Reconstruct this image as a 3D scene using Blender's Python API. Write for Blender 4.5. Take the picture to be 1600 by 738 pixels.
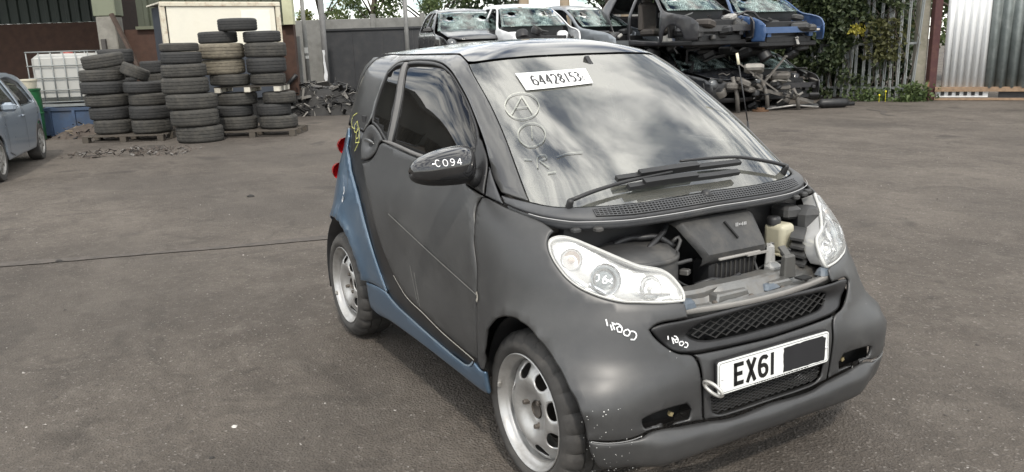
import bpy, math, random
import numpy as np
from mathutils import Vector, Matrix
from mathutils.geometry import delaunay_2d_cdt
for o in list(bpy.data.objects): bpy.data.objects.remove(o)
scene = bpy.context.scene
COL = scene.collection
rad = math.radians
PI = math.pi
RNG = random.Random(7)

# ---------------------------------------------------------------- camera
CAM = (2.2066, -1.9893, 1.5223)
YAW, PITCH, ROLL = 2.63034, -0.234856, -0.03176
F = Vector((math.cos(PITCH)*math.cos(YAW), math.cos(PITCH)*math.sin(YAW), math.sin(PITCH)))
R_ = F.cross(Vector((0, 0, 1))).normalized(); U_ = R_.cross(F)
R2 = R_*math.cos(ROLL) + U_*math.sin(ROLL); U2 = U_*math.cos(ROLL) - R_*math.sin(ROLL)
cd = bpy.data.cameras.new('camera'); co = bpy.data.objects.new('camera', cd); COL.objects.link(co)
m = Matrix((R2, U2, -F)).transposed().to_4x4(); m.translation = Vector(CAM); co.matrix_world = m
cd.sensor_width = 36; cd.lens = 36*1247.7/1600; cd.clip_start = .05; cd.clip_end = 600
scene.camera = co
scene.render.resolution_x = 1024; scene.render.resolution_y = 472

# ---------------------------------------------------------------- sky and sun
SUN_EL, SUN_AZ = rad(50), rad(-22)          # azimuth from +x towards +y
sdir = Vector((math.cos(SUN_EL)*math.cos(SUN_AZ), math.cos(SUN_EL)*math.sin(SUN_AZ), math.sin(SUN_EL)))
world = bpy.data.worlds.new('World'); scene.world = world; world.use_nodes = True
nt = world.node_tree; nt.nodes.clear()
def wn(t, **k):
    n = nt.nodes.new(t)
    for a, b in k.items(): setattr(n, a, b)
    return n
out = wn('ShaderNodeOutputWorld'); bg = wn('ShaderNodeBackground'); bg.inputs[1].default_value = .14
sky = wn('ShaderNodeTexSky', sky_type='NISHITA'); sky.sun_disc = False
sky.sun_elevation = SUN_EL; sky.sun_rotation = PI/2 - SUN_AZ
sky.air_density = 1.0; sky.dust_density = .6; sky.ozone_density = 3.0
tc = wn('ShaderNodeTexCoord')
sep = wn('ShaderNodeSeparateXYZ'); nt.links.new(tc.outputs['Generated'], sep.inputs[0])
zz = wn('ShaderNodeMath', operation='MAXIMUM'); nt.links.new(sep.outputs[2], zz.inputs[0]); zz.inputs[1].default_value = .0
zz2 = wn('ShaderNodeMath', operation='ADD'); nt.links.new(zz.outputs[0], zz2.inputs[0]); zz2.inputs[1].default_value = .22
dv = wn('ShaderNodeVectorMath', operation='DIVIDE'); nt.links.new(tc.outputs['Generated'], dv.inputs[0])
cb = wn('ShaderNodeCombineXYZ')
for i in range(3): nt.links.new(zz2.outputs[0], cb.inputs[i])
nt.links.new(cb.outputs[0], dv.inputs[1])
n1 = wn('ShaderNodeTexNoise'); n1.inputs['Scale'].default_value = 5.0; n1.inputs['Detail'].default_value = 7; n1.inputs['Roughness'].default_value = .52
n1.inputs['Distortion'].default_value = .1
mp = wn('ShaderNodeMapping'); mp.inputs['Location'].default_value = (-2.2, .4, 0); nt.links.new(dv.outputs[0], mp.inputs[0]); nt.links.new(mp.outputs[0], n1.inputs['Vector'])
rp = wn('ShaderNodeValToRGB'); rp.color_ramp.elements[0].position = .37; rp.color_ramp.elements[1].position = .61
nt.links.new(n1.outputs[0], rp.inputs[0])
mx = wn('ShaderNodeMixRGB'); nt.links.new(rp.outputs[0], mx.inputs[0]); nt.links.new(sky.outputs[0], mx.inputs[1])
mx.inputs[2].default_value = (20.0, 19.7, 18.6, 1)
nt.links.new(mx.outputs[0], bg.inputs[0]); nt.links.new(bg.outputs[0], out.inputs[0])
sl = bpy.data.lights.new('sun', 'SUN'); sl.energy = 2.6; sl.angle = rad(3.5); sl.color = (1, .935, .84)
so = bpy.data.objects.new('sun', sl); COL.objects.link(so); so.rotation_euler = (-sdir).to_track_quat('-Z', 'Y').to_euler()
so.location = sdir*40
vs = scene.view_settings; vs.view_transform = 'Standard'; vs.look = 'None'; vs.gamma = 1; vs.use_curve_mapping = False
vs.exposure = 0.02

# ---------------------------------------------------------------- materials
MATS = {}
def mat(name, col, rough=.6, metal=0, var=.15, scale=6, bump=0, bscale=60, coat=0, crough=.08, dirt=None, dirt_amt=.5, dscale=3, spec=.5, col2=None):
    """principled with noise mottling, optional dirt patches and fine relief"""
    if name in MATS: return MATS[name]
    M = bpy.data.materials.new(name); M.use_nodes = True; t = M.node_tree; b = t.nodes['Principled BSDF']
    N = lambda ty: t.nodes.new(ty); L = t.links.new
    c = N('ShaderNodeTexCoord')
    n = N('ShaderNodeTexNoise'); n.inputs['Scale'].default_value = scale; n.inputs['Detail'].default_value = 6; n.inputs['Roughness'].default_value = .65
    L(c.outputs['Object'], n.inputs['Vector'])
    mixn = N('ShaderNodeMixRGB')
    rmp = N('ShaderNodeValToRGB'); rmp.color_ramp.elements[0].position = .3; rmp.color_ramp.elements[1].position = .7
    L(n.outputs[0], rmp.inputs[0]); L(rmp.outputs[0], mixn.inputs[0])
    mixn.inputs[1].default_value = (*[x*(1-var) for x in col], 1)
    mixn.inputs[2].default_value = (*[min(1, x*(1+var)) for x in (col2 or col)], 1)
    last = mixn.outputs[0]
    if dirt:
        n2 = N('ShaderNodeTexNoise'); n2.inputs['Scale'].default_value = dscale; n2.inputs['Detail'].default_value = 8; n2.inputs['Roughness'].default_value = .7
        L(c.outputs['Object'], n2.inputs['Vector'])
        r2 = N('ShaderNodeValToRGB'); r2.color_ramp.elements[0].position = .48; r2.color_ramp.elements[1].position = .72
        r2.color_ramp.elements[1].color = (dirt_amt,)*3+(1,)
        L(n2.outputs[0], r2.inputs[0])
        m2 = N('ShaderNodeMixRGB'); L(r2.outputs[0], m2.inputs[0]); L(last, m2.inputs[1]); m2.inputs[2].default_value = (*dirt, 1)
        last = m2.outputs[0]
        rr = N('ShaderNodeMapRange'); rr.inputs[3].default_value = rough; rr.inputs[4].default_value = min(1, rough+.35)
        L(r2.outputs[0], rr.inputs[0]); L(rr.outputs[0], b.inputs['Roughness'])
    else:
        rr = N('ShaderNodeMapRange'); rr.inputs[3].default_value = max(.02, rough*.85); rr.inputs[4].default_value = min(1, rough*1.2)
        L(n.outputs[0], rr.inputs[0]); L(rr.outputs[0], b.inputs['Roughness'])
    L(last, b.inputs['Base Color'])
    b.inputs['Metallic'].default_value = metal; b.inputs['Coat Weight'].default_value = coat; b.inputs['Coat Roughness'].default_value = crough
    b.inputs['Specular IOR Level'].default_value = spec
    if bump:
        n3 = N('ShaderNodeTexNoise'); n3.inputs['Scale'].default_value = bscale; n3.inputs['Detail'].default_value = 5
        L(c.outputs['Object'], n3.inputs['Vector'])
        bp = N('ShaderNodeBump'); bp.inputs['Strength'].default_value = bump; bp.inputs['Distance'].default_value = .01
        L(n3.outputs[0], bp.inputs['Height']); L(bp.outputs[0], b.inputs['Normal'])
    MATS[name] = M
    return M
def glass(name, tint, ior=1.5, rough=.02, dust=.0, dcol=(.35, .33, .3), crack=0):
    """thin sheet: tinted see-through plus Fresnel reflection, with a film of dust"""
    if name in MATS: return MATS[name]
    M = bpy.data.materials.new(name); M.use_nodes = True; t = M.node_tree; t.nodes.clear()
    N = lambda ty: t.nodes.new(ty); L = t.links.new
    o = N('ShaderNodeOutputMaterial'); tr = N('ShaderNodeBsdfTransparent'); tr.inputs[0].default_value = (*tint, 1)
    gl = N('ShaderNodeBsdfGlossy'); gl.inputs['Roughness'].default_value = rough
    fr = N('ShaderNodeFresnel'); fr.inputs[0].default_value = ior
    mx = N('ShaderNodeMixShader'); L(fr.outputs[0], mx.inputs[0]); L(tr.outputs[0], mx.inputs[1]); L(gl.outputs[0], mx.inputs[2])
    last = mx.outputs[0]
    c = N('ShaderNodeTexCoord')
    if dust or crack:
        df = N('ShaderNodeBsdfDiffuse'); df.inputs[0].default_value = (*dcol, 1)
        if crack:
            v = N('ShaderNodeTexVoronoi'); v.feature = 'DISTANCE_TO_EDGE'; v.inputs['Scale'].default_value = crack
            L(c.outputs['Object'], v.inputs['Vector'])
            r = N('ShaderNodeValToRGB'); r.color_ramp.elements[0].position = .0; r.color_ramp.elements[0].color = (.95,)*3+(1,)
            r.color_ramp.elements[1].position = .12; r.color_ramp.elements[1].color = (dust,)*3+(1,); L(v.outputs[0], r.inputs[0])
            n = N('ShaderNodeTexNoise'); n.inputs['Scale'].default_value = 3.2; L(c.outputs['Object'], n.inputs['Vector'])
            r3 = N('ShaderNodeValToRGB'); r3.color_ramp.elements[0].position = .42; r3.color_ramp.elements[1].position = .60; L(n.outputs[0], r3.inputs[0])
            ml = N('ShaderNodeMath'); ml.operation = 'MULTIPLY'; L(r.outputs[0], ml.inputs[0]); L(r3.outputs[0], ml.inputs[1]); fac = ml.outputs[0]
        else:
            n = N('ShaderNodeTexNoise'); n.inputs['Scale'].default_value = 4; n.inputs['Detail'].default_value = 8; L(c.outputs['Object'], n.inputs['Vector'])
            mr = N('ShaderNodeMapRange'); mr.inputs[1].default_value = .3; mr.inputs[2].default_value = .75; mr.inputs[3].default_value = dust*.4; mr.inputs[4].default_value = dust*1.5
            L(n.outputs[0], mr.inputs[0]); fac = mr.outputs[0]
        m2 = N('ShaderNodeMixShader'); L(fac, m2.inputs[0]); L(last, m2.inputs[1]); L(df.outputs[0], m2.inputs[2]); last = m2.outputs[0]
    L(last, o.inputs[0]); MATS[name] = M
    return M

# ---------------------------------------------------------------- object helpers
def mesh_obj(name, verts, faces, material, parent=None, smooth=True, auto=None):
    me = bpy.data.meshes.new(name); me.from_pydata([tuple(map(float, v)) for v in verts], [], [tuple(map(int, f)) for f in faces]); me.update()
    if material: me.materials.append(material)
    if smooth:
        me.polygons.foreach_set('use_smooth', [True]*len(me.polygons))
        if auto is not None: me.set_sharp_from_angle(angle=rad(auto))
    o = bpy.data.objects.new(name, me); COL.objects.link(o)
    if parent is not None: attach(o, parent)
    return o
def attach(o, parent):
    o.parent = parent
def tag(o, label, cat, group=None, kind=None):
    o['label'] = label; o['category'] = cat
    if group: o['group'] = group
    if kind: o['kind'] = kind
    return o
def struct(o): o['kind'] = 'structure'; return o
def stuff(o, label=None, cat=None):
    o['kind'] = 'stuff'
    if label: o['label'] = label; o['category'] = cat
    return o
def root(name, loc=(0, 0, 0), rz=0, label=None, cat=None, group=None):
    e = bpy.data.objects.new(name, None); COL.objects.link(e); e.location = loc; e.rotation_euler = (0, 0, rz); e.empty_display_size = .1
    if label: tag(e, label, cat, group)
    return e
def copy_tree(o, parent=None):
    c = o.copy(); COL.objects.link(c); c.parent = parent
    for ch in list(o.children): copy_tree(ch, c)
    return c

class MB:
    """collects boxes, bars, tubes and lathes into one mesh"""
    def __init__(s): s.v = []; s.f = []
    def add(s, v, f, M=None):
        b = len(s.v)
        for p in v: s.v.append(tuple(M @ Vector(p)) if M else tuple(p))
        s.f += [tuple(i+b for i in q) for q in f]
        return s
    def box(s, c, d, M=None, bev=0, rz=0, taper=1.0):
        x, y, z = [q/2 for q in d]; cx, cy, cz = c
        cs, sn = math.cos(rz), math.sin(rz)
        V = []
        if bev <= 0:
            for sz in (-1, 1):
                k = taper if sz > 0 else 1
                for a, b_ in ((-1, -1), (1, -1), (1, 1), (-1, 1)):
                    px, py = a*x*k, b_*y*k
                    V.append((cx+px*cs-py*sn, cy+px*sn+py*cs, cz+sz*z))
            Fc = [(0, 3, 2, 1), (4, 5, 6, 7), (0, 1, 5, 4), (1, 2, 6, 5), (2, 3, 7, 6), (3, 0, 4, 7)]
            return s.add(V, Fc, M)
        e = min(bev, x*.9, y*.9, z*.9)
        rings = []
        for zz_, ins in ((-z, e), (-z+e, 0), (z-e, 0), (z, e)):
            k = 1 if zz_ < 0 else taper
            r = []
            X, Y = (x-ins)*k, (y-ins)*k; ee = e*.999
            for a, b_ in ((-X+ee, -Y), (X-ee, -Y), (X, -Y+ee), (X, Y-ee), (X-ee, Y), (-X+ee, Y), (-X, Y-ee), (-X, -Y+ee)):
                r.append((cx+a*cs-b_*sn, cy+a*sn+b_*cs, cz+zz_))
            rings.append(r)
        V = [p for r in rings for p in r]; Fc = []
        for i in range(3):
            for j in range(8): Fc.append((i*8+j, i*8+(j+1) % 8, (i+1)*8+(j+1) % 8, (i+1)*8+j))
        Fc.append(tuple(range(7, -1, -1))); Fc.append(tuple(24+j for j in range(8)))
        return s.add(V, Fc, M)
    def tube(s, pts, r, n=8, M=None, cap=True):
        P = [Vector(p) for p in pts]; V = []; Fc = []
        rs = r if isinstance(r, (list, tuple)) else [r]*len(P)
        prev = None
        for i, p in enumerate(P):
            t = (P[min(i+1, len(P)-1)]-P[max(i-1, 0)]).normalized()
            if prev is None:
                a = t.orthogonal().normalized()
            else:
                a = (prev-t*prev.dot(t)).normalized()
            prev = a; b_ = t.cross(a)
            for j in range(n):
                g = 2*PI*j/n; V.append(p+(a*math.cos(g)+b_*math.sin(g))*rs[i])
        for i in range(len(P)-1):
            for j in range(n): Fc.append((i*n+j, i*n+(j+1) % n, (i+1)*n+(j+1) % n, (i+1)*n+j))
        if cap: Fc.append(tuple(range(n-1, -1, -1))); Fc.append(tuple((len(P)-1)*n+j for j in range(n)))
        return s.add(V, Fc, M)
    def bar(s, a, b_, w, h, up=(0, 0, 1), M=None):
        a = Vector(a); b_ = Vector(b_); t = (b_-a).normalized(); u = Vector(up)
        sd = t.cross(u)
        sd = sd.normalized() if sd.length > 1e-4 else t.orthogonal().normalized()
        u = sd.cross(t)
        V = []
        for p in (a, b_):
            for i, j in ((-1, -1), (1, -1), (1, 1), (-1, 1)): V.append(p+sd*(i*w/2)+u*(j*h/2))
        return s.add(V, [(0, 1, 2, 3), (7, 6, 5, 4), (0, 4, 5, 1), (1, 5, 6, 2), (2, 6, 7, 3), (3, 7, 4, 0)], M)
    def lathe(s, prof, n=32, M=None, closed=False):
        """prof (r, h) about local z"""
        V = []; Fc = []; k = len(prof)
        for i in range(n):
            g = 2*PI*i/n
            for r, h in prof: V.append((r*math.cos(g), r*math.sin(g), h))
        for i in range(n):
            i2 = (i+1) % n
            for j in range(k if closed else k-1):
                j2 = (j+1) % k; Fc.append((i*k+j, i2*k+j, i2*k+j2, i*k+j2))
        return s.add(V, Fc, M)
    def build(s, name, material, parent=None, smooth=False, auto=None):
        return mesh_obj(name, s.v, s.f, material, parent, smooth, auto)

def T(x=0, y=0, z=0, rx=0, ry=0, rz=0, s=1):
    return Matrix.Translation((x, y, z)) @ Matrix.Rotation(rz, 4, 'Z') @ Matrix.Rotation(ry, 4, 'Y') @ Matrix.Rotation(rx, 4, 'X') @ Matrix.Scale(s, 4)

# ---- panels: a closed outline in a surface's own two parameters, triangulated and laid on the surface
def spline(pts, step, closed=True, corner=38):
    P = [np.array(p, float) for p in pts]; n = len(P); res = []
    def tang(i):
        if not closed and i in (0, n-1): return None
        a, b_, c = P[(i-1) % n], P[i], P[(i+1) % n]
        d1, d2 = b_-a, c-b_
        l1, l2 = np.linalg.norm(d1)+1e-12, np.linalg.norm(d2)+1e-12
        if np.dot(d1, d2)/(l1*l2) < math.cos(rad(corner)): return None
        t = d1/l1+d2/l2
        return t/np.linalg.norm(t)
    tg = [tang(i) for i in range(n)]
    for i in range(n if closed else n-1):
        a, b_ = P[i], P[(i+1) % n]; L = np.linalg.norm(b_-a); k = max(1, int(math.ceil(L/step)))
        dirn = (b_-a)/(L+1e-12)
        ta = tg[i] if tg[i] is not None else dirn; tb = tg[(i+1) % n] if tg[(i+1) % n] is not None else dirn
        for j in range(k):
            t = j/k
            res.append(a*(2*t**3-3*t**2+1)+L*ta*(t**3-2*t**2+t)+b_*(-2*t**3+3*t**2)+L*tb*(t**3-t**2))
    if not closed: res.append(P[-1])
    return np.array(res)
def inside(P, poly):
    x, y = P[:, 0], P[:, 1]; c = np.zeros(len(P), bool); n = len(poly)
    for i in range(n):
        x1, y1 = poly[i]; x2, y2 = poly[i-1]
        if y1 == y2: continue
        k = ((y1 > y) != (y2 > y)) & (x < (x2-x1)*(y-y1)/(y2-y1)+x1); c ^= k
    return c
def area2(p): x, y = p[:, 0], p[:, 1]; return np.sum(x*np.roll(y, -1)-np.roll(x, -1)*y)
def offs(p, e):
    """inward offset of a closed loop"""
    if area2(p) < 0: e = -e
    d = np.roll(p, -1, 0)-np.roll(p, 1, 0); l = np.linalg.norm(d, axis=1, keepdims=True)+1e-12; d = d/l
    return p+np.stack([-d[:, 1], d[:, 0]], 1)*e
def lattice(outline, holes=(), step=.03, sx=1.0, edge=.006, raw=False):
    """-> 2d verts, tris, boundary flags, in the original units"""
    S = np.array([sx, 1.0])
    loops = [np.array(outline, float)*S]+[np.array(h, float)*S for h in holes]
    loops = [l if raw else spline(l, step*.6) for l in loops]
    pts = []; edges = []; nb = 0
    for l in loops:
        n = len(l); pts.append(l); edges += [(nb+i, nb+(i+1) % n) for i in range(n)]; nb += n
    extra = []
    if edge:
        for k, l in enumerate(loops): extra.append(offs(l, edge if k == 0 else -edge))
    lo = loops[0].min(0); hi = loops[0].max(0)
    gx = np.arange(lo[0]+step/2, hi[0], step); gy = np.arange(lo[1]+step/2, hi[1], step)
    if len(gx) and len(gy):
        G = np.stack(np.meshgrid(gx, gy), -1).reshape(-1, 2)
        G[:, 0] += (np.round((G[:, 1]-lo[1])/step) % 2)*step*.5
        B = np.concatenate(loops)
        ok = np.array([np.min(np.sum((B-g)**2, 1)) > (max(step*.45, edge*1.6))**2 for g in G]) if len(G) else []
        G = G[ok] if len(G) else G
        extra.append(G)
    E_ = np.concatenate(extra) if extra else np.zeros((0, 2))
    if len(E_):
        k = inside(E_, loops[0])
        for h in loops[1:]: k &= ~inside(E_, h)
        E_ = E_[k]
    A = np.concatenate(pts+[E_])
    r = delaunay_2d_cdt([Vector(p) for p in A], edges, [], 0, 1e-6)
    V = np.array([tuple(v) for v in r[0]]); Fc = [f for f in r[2]]
    Tn = np.array([f for f in Fc if len(f) == 3])
    c = V[Tn].mean(1); k = inside(c, loops[0])
    for h in loops[1:]: k &= ~inside(c, h)
    Tn = Tn[k]
    bd = np.array([any(q < nb for q in ov) for ov in r[3]])
    return V/S, Tn, bd
def panel(name, outline, surf, material, parent, holes=(), step=.03, sx=1.0, edge=.006, drop=.004, thick=.008, off=0., side=1, raw=False, smooth=True, gap=.0):
    """surf(a, b) -> (..., 3). side=-1 mirrors in y. off may be a function of (a, b)."""
    key = outline
    o_ = np.array(outline, float)
    if gap:
        S = np.array([sx, 1.0]); o_ = offs(spline(o_*S, step*.6), gap)/S; raw2 = True
        hs = [offs(spline(np.array(h, float)*S, step*.6), -gap)/S for h in holes]
    else: raw2 = raw; hs = holes
    V, Tn, bd = lattice(o_, hs, step, sx, edge, raw2)
    a, b_ = V[:, 0], V[:, 1]; P = surf(a, b_); h = 1e-4
    N = np.cross(surf(a+h, b_)-surf(a-h, b_), surf(a, b_+h)-surf(a, b_-h)); N /= np.linalg.norm(N, axis=1, keepdims=True)+1e-15
    d = off(a, b_) if callable(off) else np.full(len(a), off)
    if edge: d = d-drop*bd
    P = P+N*np.asarray(d)[:, None]
    e1, e2 = V[Tn[:, 1]]-V[Tn[:, 0]], V[Tn[:, 2]]-V[Tn[:, 0]]
    cr = e1[:, 0]*e2[:, 1]-e1[:, 1]*e2[:, 0]
    Tn = np.where((cr < 0)[:, None], Tn[:, ::-1], Tn)
    if side < 0: P = P*np.array([1, -1, 1]); Tn = Tn[:, ::-1]
    used = np.unique(Tn); rm = -np.ones(len(P), int); rm[used] = np.arange(len(used))
    o = mesh_obj(name, P[used], rm[Tn], material, parent, smooth)
    if thick:
        md = o.modifiers.new('thickness', 'SOLIDIFY'); md.thickness = thick; md.offset = -1
    return o
def ribbon(paths, surf, w, off, name, material, parent, side=1, taper=False):
    """flat strokes lying on a surface; widths in metres"""
    V = []; Fc = []
    for path in paths:
        q = spline(np.array(path, float), .008, closed=False, corner=60)
        P = surf(q[:, 0], q[:, 1]); h = 1e-4
        N = np.cross(surf(q[:, 0]+h, q[:, 1])-surf(q[:, 0]-h, q[:, 1]), surf(q[:, 0], q[:, 1]+h)-surf(q[:, 0], q[:, 1]-h)); N /= np.linalg.norm(N, axis=1, keepdims=True)
        Tg = np.gradient(P, axis=0); Tg /= np.linalg.norm(Tg, axis=1, keepdims=True)+1e-12
        B = np.cross(N, Tg); P = P+N*off; b0 = len(V)
        for i in range(len(P)):
            V += [P[i]-B[i]*w/2, P[i]+B[i]*w/2]
        Fc += [(b0+2*i, b0+2*i+2, b0+2*i+3, b0+2*i+1) for i in range(len(P)-1)]
    V = np.array(V)
    if side < 0: V = V*np.array([1, -1, 1]); Fc = [f[::-1] for f in Fc]
    return mesh_obj(name, V, Fc, material, parent, False)

FONT = {'0': [[(.5, 1), (.15, .85), (.05, .5), (.15, .15), (.5, 0), (.85, .15), (.95, .5), (.85, .85), (.5, 1)]],
 '1': [[(.5, 0), (.5, 1)]],
 '2': [[(.05, .8), (.25, .98), (.6, 1), (.9, .8), (.85, .55), (.05, 0), (.95, 0)]],
 '3': [[(.05, .9), (.5, 1), (.9, .78), (.5, .54)], [(.5, .54), (.95, .28), (.5, 0), (.05, .1)]],
 '4': [[(.7, 0), (.7, 1), (.02, .3), (.98, .3)]],
 '5': [[(.9, 1), (.2, 1), (.12, .55)], [(.12, .55), (.55, .64), (.93, .4), (.75, .06), (.4, 0), (.05, .1)]],
 '6': [[(.85, .9), (.5, 1), (.15, .8), (.05, .4), (.2, .05), (.6, 0), (.93, .28), (.7, .57), (.3, .55), (.06, .36)]],
 '8': [[(.5, .54), (.12, .76), (.5, 1), (.88, .76), (.5, .54), (.05, .26), (.5, 0), (.95, .26), (.5, .54)]],
 '9': [[(.9, .62), (.55, .45), (.12, .62), (.2, .92), (.6, 1), (.9, .75), (.88, .4), (.6, 0), (.2, .03)]],
 'C': [[(.5+.46*math.cos(t), .5+.5*math.sin(t)) for t in [.75+k*(2*PI-1.5)/14 for k in range(15)]]],
 'E': [[(.92, 1), (.08, 1), (.08, 0), (.92, 0)], [(.08, .5), (.8, .5)]],
 'X': [[(.05, 0), (.95, 1)], [(.05, 1), (.95, 0)]]}
def text_paths(s, x0, y0, w, h, gap):
    res = []
    for c in s:
        if c != ' ':
            for st in FONT[c]: res.append([(x0+a*w, y0+b_*h) for a, b_ in st])
        x0 += w+gap
    return res

# ================================================================ the yard
C0 = Vector((CAM[0], CAM[1], 0)); Fg = Vector((math.cos(YAW), math.sin(YAW), 0)); Rg = Vector((math.sin(YAW), -math.cos(YAW), 0))
def G(d, l, z=0):
    """yard frame: d metres down the yard, l metres across it"""
    p = C0+Fg*d+Rg*l; return Vector((p.x, p.y, z))
YR = YAW-PI/2                                     # rotation that turns local x to 'across' and local y to 'down the yard'
def groot(name, d, l, z, rz, label, cat, group=None): return root(name, G(d, l, z), YR+rz, label, cat, group)

# ---- ground: worn brown-grey asphalt
def ground_mat():
    M = bpy.data.materials.new('worn_asphalt'); M.use_nodes = True; t = M.node_tree; b = t.nodes['Principled BSDF']; L = t.links.new
    c = t.nodes.new('ShaderNodeTexCoord')
    def noise(s, det=8, r=.6, dist=0):
        n = t.nodes.new('ShaderNodeTexNoise'); n.inputs['Scale'].default_value = s; n.inputs['Detail'].default_value = det; n.inputs['Roughness'].default_value = r; n.inputs['Distortion'].default_value = dist
        L(c.outputs['Object'], n.inputs['Vector']); return n.outputs[0]
    def ramp(i, a, b_, ca=(0, 0, 0, 1), cb=(1, 1, 1, 1)):
        r = t.nodes.new('ShaderNodeValToRGB'); r.color_ramp.elements[0].position = a; r.color_ramp.elements[1].position = b_; r.color_ramp.elements[0].color = ca; r.color_ramp.elements[1].color = cb; L(i, r.inputs[0]); return r.outputs[0]
    def mix(f, a, b_, mode='MIX'):
        m_ = t.nodes.new('ShaderNodeMixRGB'); m_.blend_type = mode
        for k, v in ((0, f), (1, a), (2, b_)):
            if isinstance(v, (tuple, float, int)): m_.inputs[k].default_value = v if not isinstance(v, tuple) else v
            else: L(v, m_.inputs[k])
        return m_.outputs[0]
    base = mix(ramp(noise(.55, 8, .65), .32, .68), (.071, .060, .051, 1), (.153, .132, .112, 1))
    base = mix(ramp(noise(.22, 5, .5, .8), .56, .72), base, (.160, .138, .117, 1))
    base = mix(ramp(noise(1.4, 8, .7, 1.5), .60, .75, cb=(.75,)*3+(1,)), base, (.040, .035, .030, 1))
    base = mix(ramp(noise(16, 6, .8), .42, .62, cb=(.7,)*3+(1,)), base, mix(.5, base, (.035, .031, .027, 1)))
    v = t.nodes.new('ShaderNodeTexVoronoi'); v.inputs['Scale'].default_value = 95; L(c.outputs['Object'], v.inputs['Vector'])
    agg = ramp(v.outputs['Color'], .80, .98, cb=(.9,)*3+(1,)); base = mix(agg, base, (.25, .228, .205, 1))
    v2 = t.nodes.new('ShaderNodeTexVoronoi'); v2.inputs['Scale'].default_value = 38; L(c.outputs['Object'], v2.inputs['Vector'])
    base = mix(ramp(v2.outputs['Color'], .94, .995, cb=(.7,)*3+(1,)), base, (.20, .18, .16, 1))
    # tyre tracks swept along the yard
    mp_ = t.nodes.new('ShaderNodeMapping'); mp_.inputs['Rotation'].default_value = (0, 0, rad(-18)); mp_.inputs['Scale'].default_value = (.22, 1.3, 1); L(c.outputs['Object'], mp_.inputs[0])
    n_ = t.nodes.new('ShaderNodeTexNoise'); n_.inputs['Scale'].default_value = 1.6; n_.inputs['Detail'].default_value = 7; L(mp_.outputs[0], n_.inputs['Vector'])
    base = mix(ramp(n_.outputs[0], .5, .7, cb=(.45,)*3+(1,)), base, (.155, .135, .116, 1))
    base = mix(ramp(noise(3.2, 7, .7, .6), .52, .70, cb=(.55,)*3+(1,)), base, (.165, .145, .125, 1))      # rubbed paler patches
    base = mix(ramp(noise(2.3, 7, .7, .9), .54, .70, cb=(.6,)*3+(1,)), base, (.052, .045, .039, 1))      # damp darker patches
    base = mix(ramp(noise(.9, 4, .5, .4), .64, .70, cb=(.55,)*3+(1,)), base, (.036, .032, .029, 1))      # old oil stains
    base = mix(ramp(noise(.12, 4, .6, 1.0), .47, .60, cb=(.5,)*3+(1,)), base, (.060, .053, .047, 1))     # older darker surfacing
    L(base, b.inputs['Base Color']); b.inputs['Roughness'].default_value = .85; b.inputs['Specular IOR Level'].default_value = .3
    bp = t.nodes.new('ShaderNodeBump'); bp.inputs['Strength'].default_value = .8; bp.inputs['Distance'].default_value = .012
    ad = t.nodes.new('ShaderNodeMath'); ad.operation = 'ADD'; L(noise(45, 8, .85), ad.inputs[0]); L(v.outputs['Distance'], ad.inputs[1])
    L(ad.outputs[0], bp.inputs['Height']); L(bp.outputs[0], b.inputs['Normal'])
    return M
GM = ground_mat()
nx = 60; ext = 160.
xs = np.sign(np.linspace(-1, 1, 2*nx+1))*np.abs(np.linspace(-1, 1, 2*nx+1))**2.2*ext
V = []; rngn = np.random.RandomState(3)
for i, y in enumerate(xs):
    for j, x in enumerate(xs):
        d = math.hypot(x+1, y); z = 0 if d < 10 else (.010*math.sin(x*.9+1.3*math.sin(y*.5))-.004)*min(1, (d-10)/6)
        V.append((x-3, y+1, z))
W_ = 2*nx+1
struct(mesh_obj('ground', V, [(i*W_+j, i*W_+j+1, (i+1)*W_+j+1, (i+1)*W_+j) for i in range(2*nx) for j in range(2*nx)], GM))
def crackstrip(pts, w, seed, name='ground_crack'):
    rr = random.Random(seed); V = []; Fc = []; P = [G(*p) for p in pts]
    q = spline(np.array([(p.x, p.y) for p in P]), .06, closed=False, corner=60)
    d = np.gradient(q, axis=0); d /= np.linalg.norm(d, axis=1, keepdims=True); nr_ = np.stack([-d[:, 1], d[:, 0]], 1)
    for i in range(len(q)):
        e = min(1, i/6, (len(q)-1-i)/6)*w*(.8+.3*math.sin(i*.11+seed)+rr.uniform(-.08, .08)); j = .12*w*math.sin(i*.07+2*seed)
        V += [(*(q[i]+nr_[i]*(e/2+j)), .0065), (*(q[i]-nr_[i]*(e/2-j)), .0065)]
    Fc = [(2*i, 2*i+2, 2*i+3, 2*i+1) for i in range(len(q)-1)]
    return struct(mesh_obj(name, V, Fc, mat('dark_joint_dirt', (.070, .060, .052), .95, 0, .4, 14, .3, 80)))
crackstrip([(5.80, -4.6), (5.93, -3.93), (6.0, -3.6), (6.18, -2.81), (6.3, -2.3), (6.51, -1.58), (6.75, -.4)], .15, 1, 'ground_joint')
crackstrip([(16.6, 7.4), (16.0, 7.5), (15.5, 7.25), (14.9, 7.25)], .16, 2)
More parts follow.
